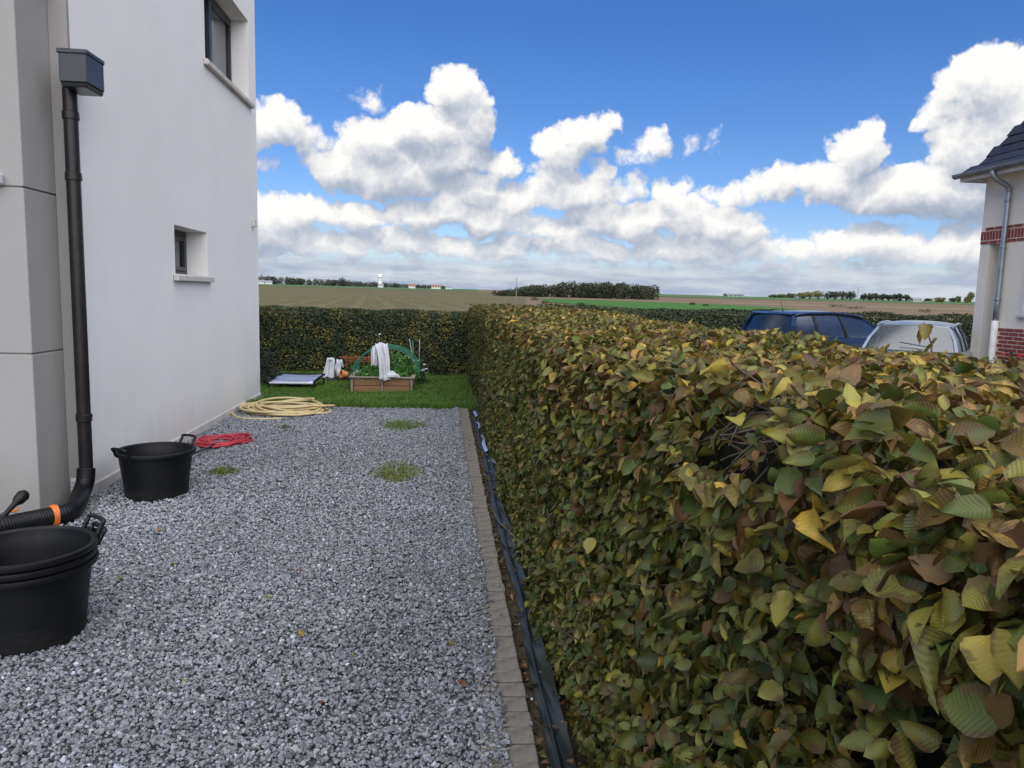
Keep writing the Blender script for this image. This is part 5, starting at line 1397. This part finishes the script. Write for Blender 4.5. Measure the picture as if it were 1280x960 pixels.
def far_tree(px, Y, wpx, hpx, cols, label, group, name='field_tree', trunk=.25):
    x, y = far_xy(px, Y); z = float(tz(x, y)); k = Y/FPX
    W, H_ = wpx*k*1.35, hpx*k
    trunk *= .6
    t = thing(name, label, 'tree', (x, y, z), 0, group)
    g = MB(); g.tube([(x, y, z-.5), (x+.1, y, z+H_*.3), (x, y, z+H_*.7)], [W*.06+.1, W*.05+.08, W*.02+.05], 7)
    for s in range(4):
        a = s*1.6+px; g.tube([(x, y, z+H_*(.3+.08*s)), (x+W*.3*math.cos(a), y+W*.3*math.sin(a), z+H_*(.52+.08*s))], [W*.03+.05, .05], 5)
    g.build('trunk', M['bark'], t)
    rnd = random.Random(int(px*10)); lobes = []
    for s in range(6):
        a = rnd.uniform(0, 6.28); rr = rnd.uniform(.1, .42)*W*.5
        lobes.append((x+rr*math.cos(a), y+rr*math.sin(a), z+H_*(trunk+(1-trunk)*rnd.uniform(.2, .72)), W*.5*rnd.uniform(.5, .72), W*.5*rnd.uniform(.5, .72), H_*(1-trunk)*rnd.uniform(.24, .36)))
    crown_mesh('crown', t, lobes, 560, max(.5, 1.5*k), cols)
    return t
T1 = 'trees along the far field edge'
D_ = 1180
for (px, w, h), lab in zip(((1003, 11, 9), (1012, 13, 11), (1023, 14, 11.5)), ('smallest yellowing tree of the far row, next to the pale green trees', 'middle yellowing tree of the far row, between two yellow ones', 'yellowing far tree touching the dense dark clump')): far_tree(px, D_, w, h, YEL, lab, T1)
for (px, w, h), lab in zip(((1035, 12, 11), (1044, 14, 12.5), (1054, 13, 13), (1063, 12, 12)), ('dark tree of the dense clump next to the yellowing row', 'second dark tree of the dense clump beside the yellowing row', 'tallest dark tree of the dense clump in the far fields', 'dark tree of the dense clump nearest the tall far pole')): far_tree(px, D_-40, w, h, DARK, lab, T1)
for (px, w, h), lab in zip(((1080, 9, 10), (1088, 9, 11.5), (1096, 9, 11), (1104, 9, 11)), ('dark bare-stemmed tree in the tight row, nearest the tall pole', 'second dark bare-stemmed tree of the tight row by the tall pole', 'third dark bare-stemmed tree of the tight row by the tall pole', 'last bare-stemmed tree of the tight row, beside the slimmer trees')): far_tree(px, D_-60, w, h, DARK, lab, T1, trunk=.34)
for (px, w, h), lab in zip(((1111, 7, 8.5), (1118, 8, 9.5), (1125, 8, 10), (1133, 9, 10.5)), ('smallest slim dark tree, next to the tight bare-stemmed row', 'second slim dark tree counted from the tight row', 'slim dark tree second from the far barn', 'slim dark tree standing right beside the far barn')): far_tree(px, D_-60, w, h, DARK, lab, T1, trunk=.3)
for (px, w, h), lab in zip(((966, 14, 4.5), (978, 9, 4.5), (991, 14, 6.5)), ('low pale green far tree nearest the wide shed', 'narrow low pale green tree between two wider ones', 'rounded pale green far tree nearest the yellowing row')): far_tree(px, 1400, w, h, OLIVE, lab, T1, trunk=.1)
for px, w, h in ((1160, 9, 3.5),): far_tree(px, 1300, w, h, OLIVE, 'small low far tree right of the barn', T1, trunk=.1)
for px, w, h in ((1177, 15, 8),): far_tree(px, 1080, w, h, YEL, 'round yellow bush standing alone beyond the brown field', T1, trunk=.05)
for px, w, h, lab in ((1193, 10, 6, 'low olive far tree next to the lone round yellow bush'), (1199, 5, 8, 'slim upright olive far tree next to the low olive one')): far_tree(px, 1150, w, h, OLIVE, lab, T1, trunk=.1)
for px, w, h, lab in ((1210, 8, 10, 'shorter yellow far tree seen beside the neighbour house corner'), (1214, 8, 15, 'tallest yellow far tree, cut off by the neighbour house corner')): far_tree(px, 1100, w, h, YEL+RUST[:1], lab, T1, trunk=.1)
# shrubs in the fields
def far_shrub(px, py, wpx, hpx, label, cols=DARK, n=420):
    g0 = on_ground(px, py); x, y = float(g0[0]), float(g0[1]); k = y/FPX; W, H_ = wpx*k, hpx*k
    t = thing('field_shrub', label, 'shrub', (x, y, 0))
    rnd = random.Random(int(px)); m = max(3, int(wpx/hpx*1.6))
    lobes = [(x-W/2+W*(i+.5)/m, y+rnd.uniform(-.3, .3)*H_, H_*.35, W/m*.8, H_*.5, H_*.62*rnd.uniform(.75, 1.1)) for i in range(m)]
    crown_mesh('crown', t, lobes, n, max(.12, .8*k), cols)
    g = MB(); g.tube([(x, y, -.2), (x, y, H_*.5)], [.06*H_, .03*H_], 6); g.build('stem', M['bark'], t)
far_shrub(1046, 383.9, 24, 4, 'longer dark shrub row in the brown field below the dense clump')
far_shrub(1070, 386, 26, 4.5, 'dark shrub row end in the brown field, next to the longer row')
far_shrub(1156, 390.4, 15, 5, 'isolated shrub in the brown field right of the shrub rows', OLIVE+DARK)
far_shrub(866, 381.6, 7, 4, 'dark shrub on the boundary beyond the bright green crop', DARK)
far_shrub(882, 382.5, 8, 2.5, 'tiny shrub on the boundary beyond the bright green crop', DARK)
far_shrub(668, 375.5, 9, 5, 'dark round shrub at the near tip of the bright green crop', DARK)
far_shrub(681, 379, 9, 4, 'low shrub patch where the stubble meets the green crop', OLIVE)
far_shrub(727, 383, 10, 5, 'sprig of a shrub showing just over the long hedge at the green crop', DARK)

# the wood: one dark mass
lobes = []; trunks = MB(); rnd = random.Random(3)
for i in range(95):
    s = rnd.random(); px = 622+s*196; Y = 610+rnd.uniform(0, 70)
    x, y = far_xy(px, Y); z = float(tz(x, y)); k = Y/FPX
    prof_h = 5+13*min(1, (s+.03)/.5)**.7*(1.0 if s < .9 else .86)+rnd.uniform(-2.2, 1.6)
    if s < .12: prof_h *= .75
    H_ = prof_h*k; W = rnd.uniform(14, 22)*k*.62
    trunks.tube([(x, y, z-.3), (x, y, z+H_*.6)], [.35, .15], 5, cap=False)
    for q in range(3):
        lobes.append((x+rnd.uniform(-.3, .3)*W, y, z+H_*(.22+.27*q+rnd.uniform(-.05, .05)), W*.62, W*.5, H_*.28))
wd_ = thing('woodland', 'dark wood standing in the far fields beyond the green crop', 'wood', (far_xy(720, 640)[0], 640, 0))
o = crown_mesh('canopy', wd_, lobes, 26000, 1.5, DARK+DARK+RUST+[(.05, .07, .03)]); tag(o, kind='stuff')
o = trunks.build('trunk_mass', M['bark'], wd_); tag(o, kind='stuff')
far_tree(809, 600, 17, 17, RUST, 'thin-crowned tree at the right end of the wood', 'trees at the wood', trunk=.28)
far_tree(630, 600, 15, 7, DARK, 'low dark bushy tree at the left end of the wood', 'trees at the wood', trunk=.05)

# village on the left horizon
lobes = []; rnd = random.Random(9)
for i in range(300):
    s = rnd.random()**.85; px = 300+s*262; Y = 1750+rnd.uniform(-60, 60)
    x, y = far_xy(px, Y, 360); z = float(tz(x, y)); k = Y/FPX
    h = (3.2+5.5*(1-s)+rnd.uniform(-1.5, 2.4)*(1.2-s))*k
    lobes.append((x, y, z+h*.45, rnd.uniform(2.2, 4.4)*k, 4, h*.55))
vt_ = thing('village_trees', 'band of dark trees along the horizon around the white water tower', 'tree belt', (far_xy(420, 1750)[0], 1750, 12))
tag(crown_mesh('canopy', vt_, lobes, 17000, 2.4, [(.050, .066, .050), (.038, .052, .042), (.07, .085, .055), (.085, .075, .05)]), kind='stuff')
for px, w, h, lab in ((376, 9, 10, 'wide taller tree of the village band, its neighbour slightly lower'), (366, 8, 9, 'slightly lower tree next to the wide taller village tree'), (418, 10, 11, 'broad tall village tree next to a slimmer twin'), (428, 8, 11, 'slimmer twin beside the broad tall village tree'), (343, 8, 10, 'tall village tree beside the grey-roofed houses')):
    far_tree(px, 1700, w, h, [(.048, .062, .045), (.06, .075, .05)], lab, 'taller village trees', trunk=.1)
M['tower_white'] = mat('tower_white', (.80, .79, .76), .8)
M['roof_red'] = mat('village_roof_red', (.22, .11, .08), .8); M['roof_grey'] = mat('village_roof_grey', (.20, .21, .23), .8)
x, y = far_xy(475, 1660, 355); z = float(tz(x, y))
wtw = thing('water_tower', 'white water tower with wide head above the village trees', 'water tower', (x, y, z))
k = 1660/FPX; Ht = 16*k
g = MB(); g.lathe([(2.9*k, -1), (2.3*k, Ht*.1), (2.2*k, Ht*.70), (2.6*k, Ht*.74)], 24); g.build('shaft', M['tower_white'], wtw, smooth=True, local=True)
g = MB(); g.lathe([(2.6*k, Ht*.735), (3.3*k, Ht*.80), (3.35*k, Ht*.97), (2.9*k, Ht), (0, Ht*1.02)], 24); g.build('tank', M['tower_white'], wtw, local=True)
def far_house(px, Y, wpx, hpx, roof, label, py=360, wall='tower_white'):
    x, y = far_xy(px, Y, py); z = float(tz(x, y)); k = Y/FPX; W, H_ = wpx*k, hpx*k; D = W*.6
    t = thing('far_house', label, 'house', (x, y, z))
    g = MB(); g.box(-W/2, W/2, -D/2, D/2, -1, H_*.52); g.build('wall', M[wall], t, local=True)
    g = MB(); e = .06*W
    g.add([(-W/2-e, -D/2-e, H_*.5), (W/2+e, -D/2-e, H_*.5), (W/2+e, D/2+e, H_*.5), (-W/2-e, D/2+e, H_*.5), (-W/2-e, 0, H_), (W/2+e, 0, H_)], [(0, 1, 5, 4), (2, 3, 4, 5), (3, 0, 4), (1, 2, 5), (3, 2, 1, 0)])
    g.build('roof', M[roof], t, local=True)
    for s in (-.28, .0, .28):
        g = MB(); g.box(W*s-W*.05, W*s+W*.05, -D/2-.12, -D/2+.1, H_*.15, H_*.38); g.build('window', M['dark_room'], t, local=True)
far_house(326, 1660, 9, 5, 'roof_grey', 'pale far house with grey roof at the village edge near the white house corner')
far_house(336, 1660, 8, 4.5, 'roof_grey', 'grey-roofed far house in front of the tallest village trees')
far_house(476, 1640, 6, 4.5, 'roof_grey', 'small pale far house at the foot of the water tower')
far_house(515, 1640, 8, 5, 'roof_red', 'red-roofed far house right of the water tower', 362)
far_house(545, 1640, 11, 5, 'roof_red', 'wider red-roofed far house at the end of the village', 362)
far_house(561, 1660, 8, 3.6, 'roof_grey', 'low pale far building beyond the last village house', 363)
far_house(1145, 1110, 12, 5.5, 'roof_grey', 'long low far barn at the end of the slim tree row', 378, 'concrete')
far_house(917, 1500, 22, 4.0, 'roof_grey', 'wide pale shed on the horizon between wood and yellowing trees', 372, 'concrete')
# poles
def pole(px, py_top, py_base, Y, r, label):
    a, b = on_y(px, py_top, Y), on_y(px, py_base, Y); z0 = float(tz(b[0], Y))
    t = thing('utility_pole', label, 'pole', (b[0], Y, z0))
    g = MB(); g.tube([(b[0], Y, z0-.5), (b[0], Y, a[2])], [r, r*.65], 8); g.build('mast', M['wood_grey'], t)
    g = MB(); g.box(b[0]-r*5, b[0]+r*5, Y-.06, Y+.06, a[2]-r*3, a[2]-r*2); g.build('crossarm', M['wood_grey'], t)
    for s in (-4, 0, 4):
        g = MB(); g.lathe([(r*.3, 0), (r*.4, r), (0, r*1.4)], 6, (b[0]+s*r, Y, a[2]-r*2)); g.build('insulator', M['upvc'], t)
pole(645, 347, 374, 330, .16, 'thin utility pole in the stubble field left of the wood')
pole(1071.5, 360, 379, 900, .40, 'tall far pole between the two dark tree clumps')
pole(1035, 366, 383, 520, .16, 'slim far pole at the edge of the dense dark clump')
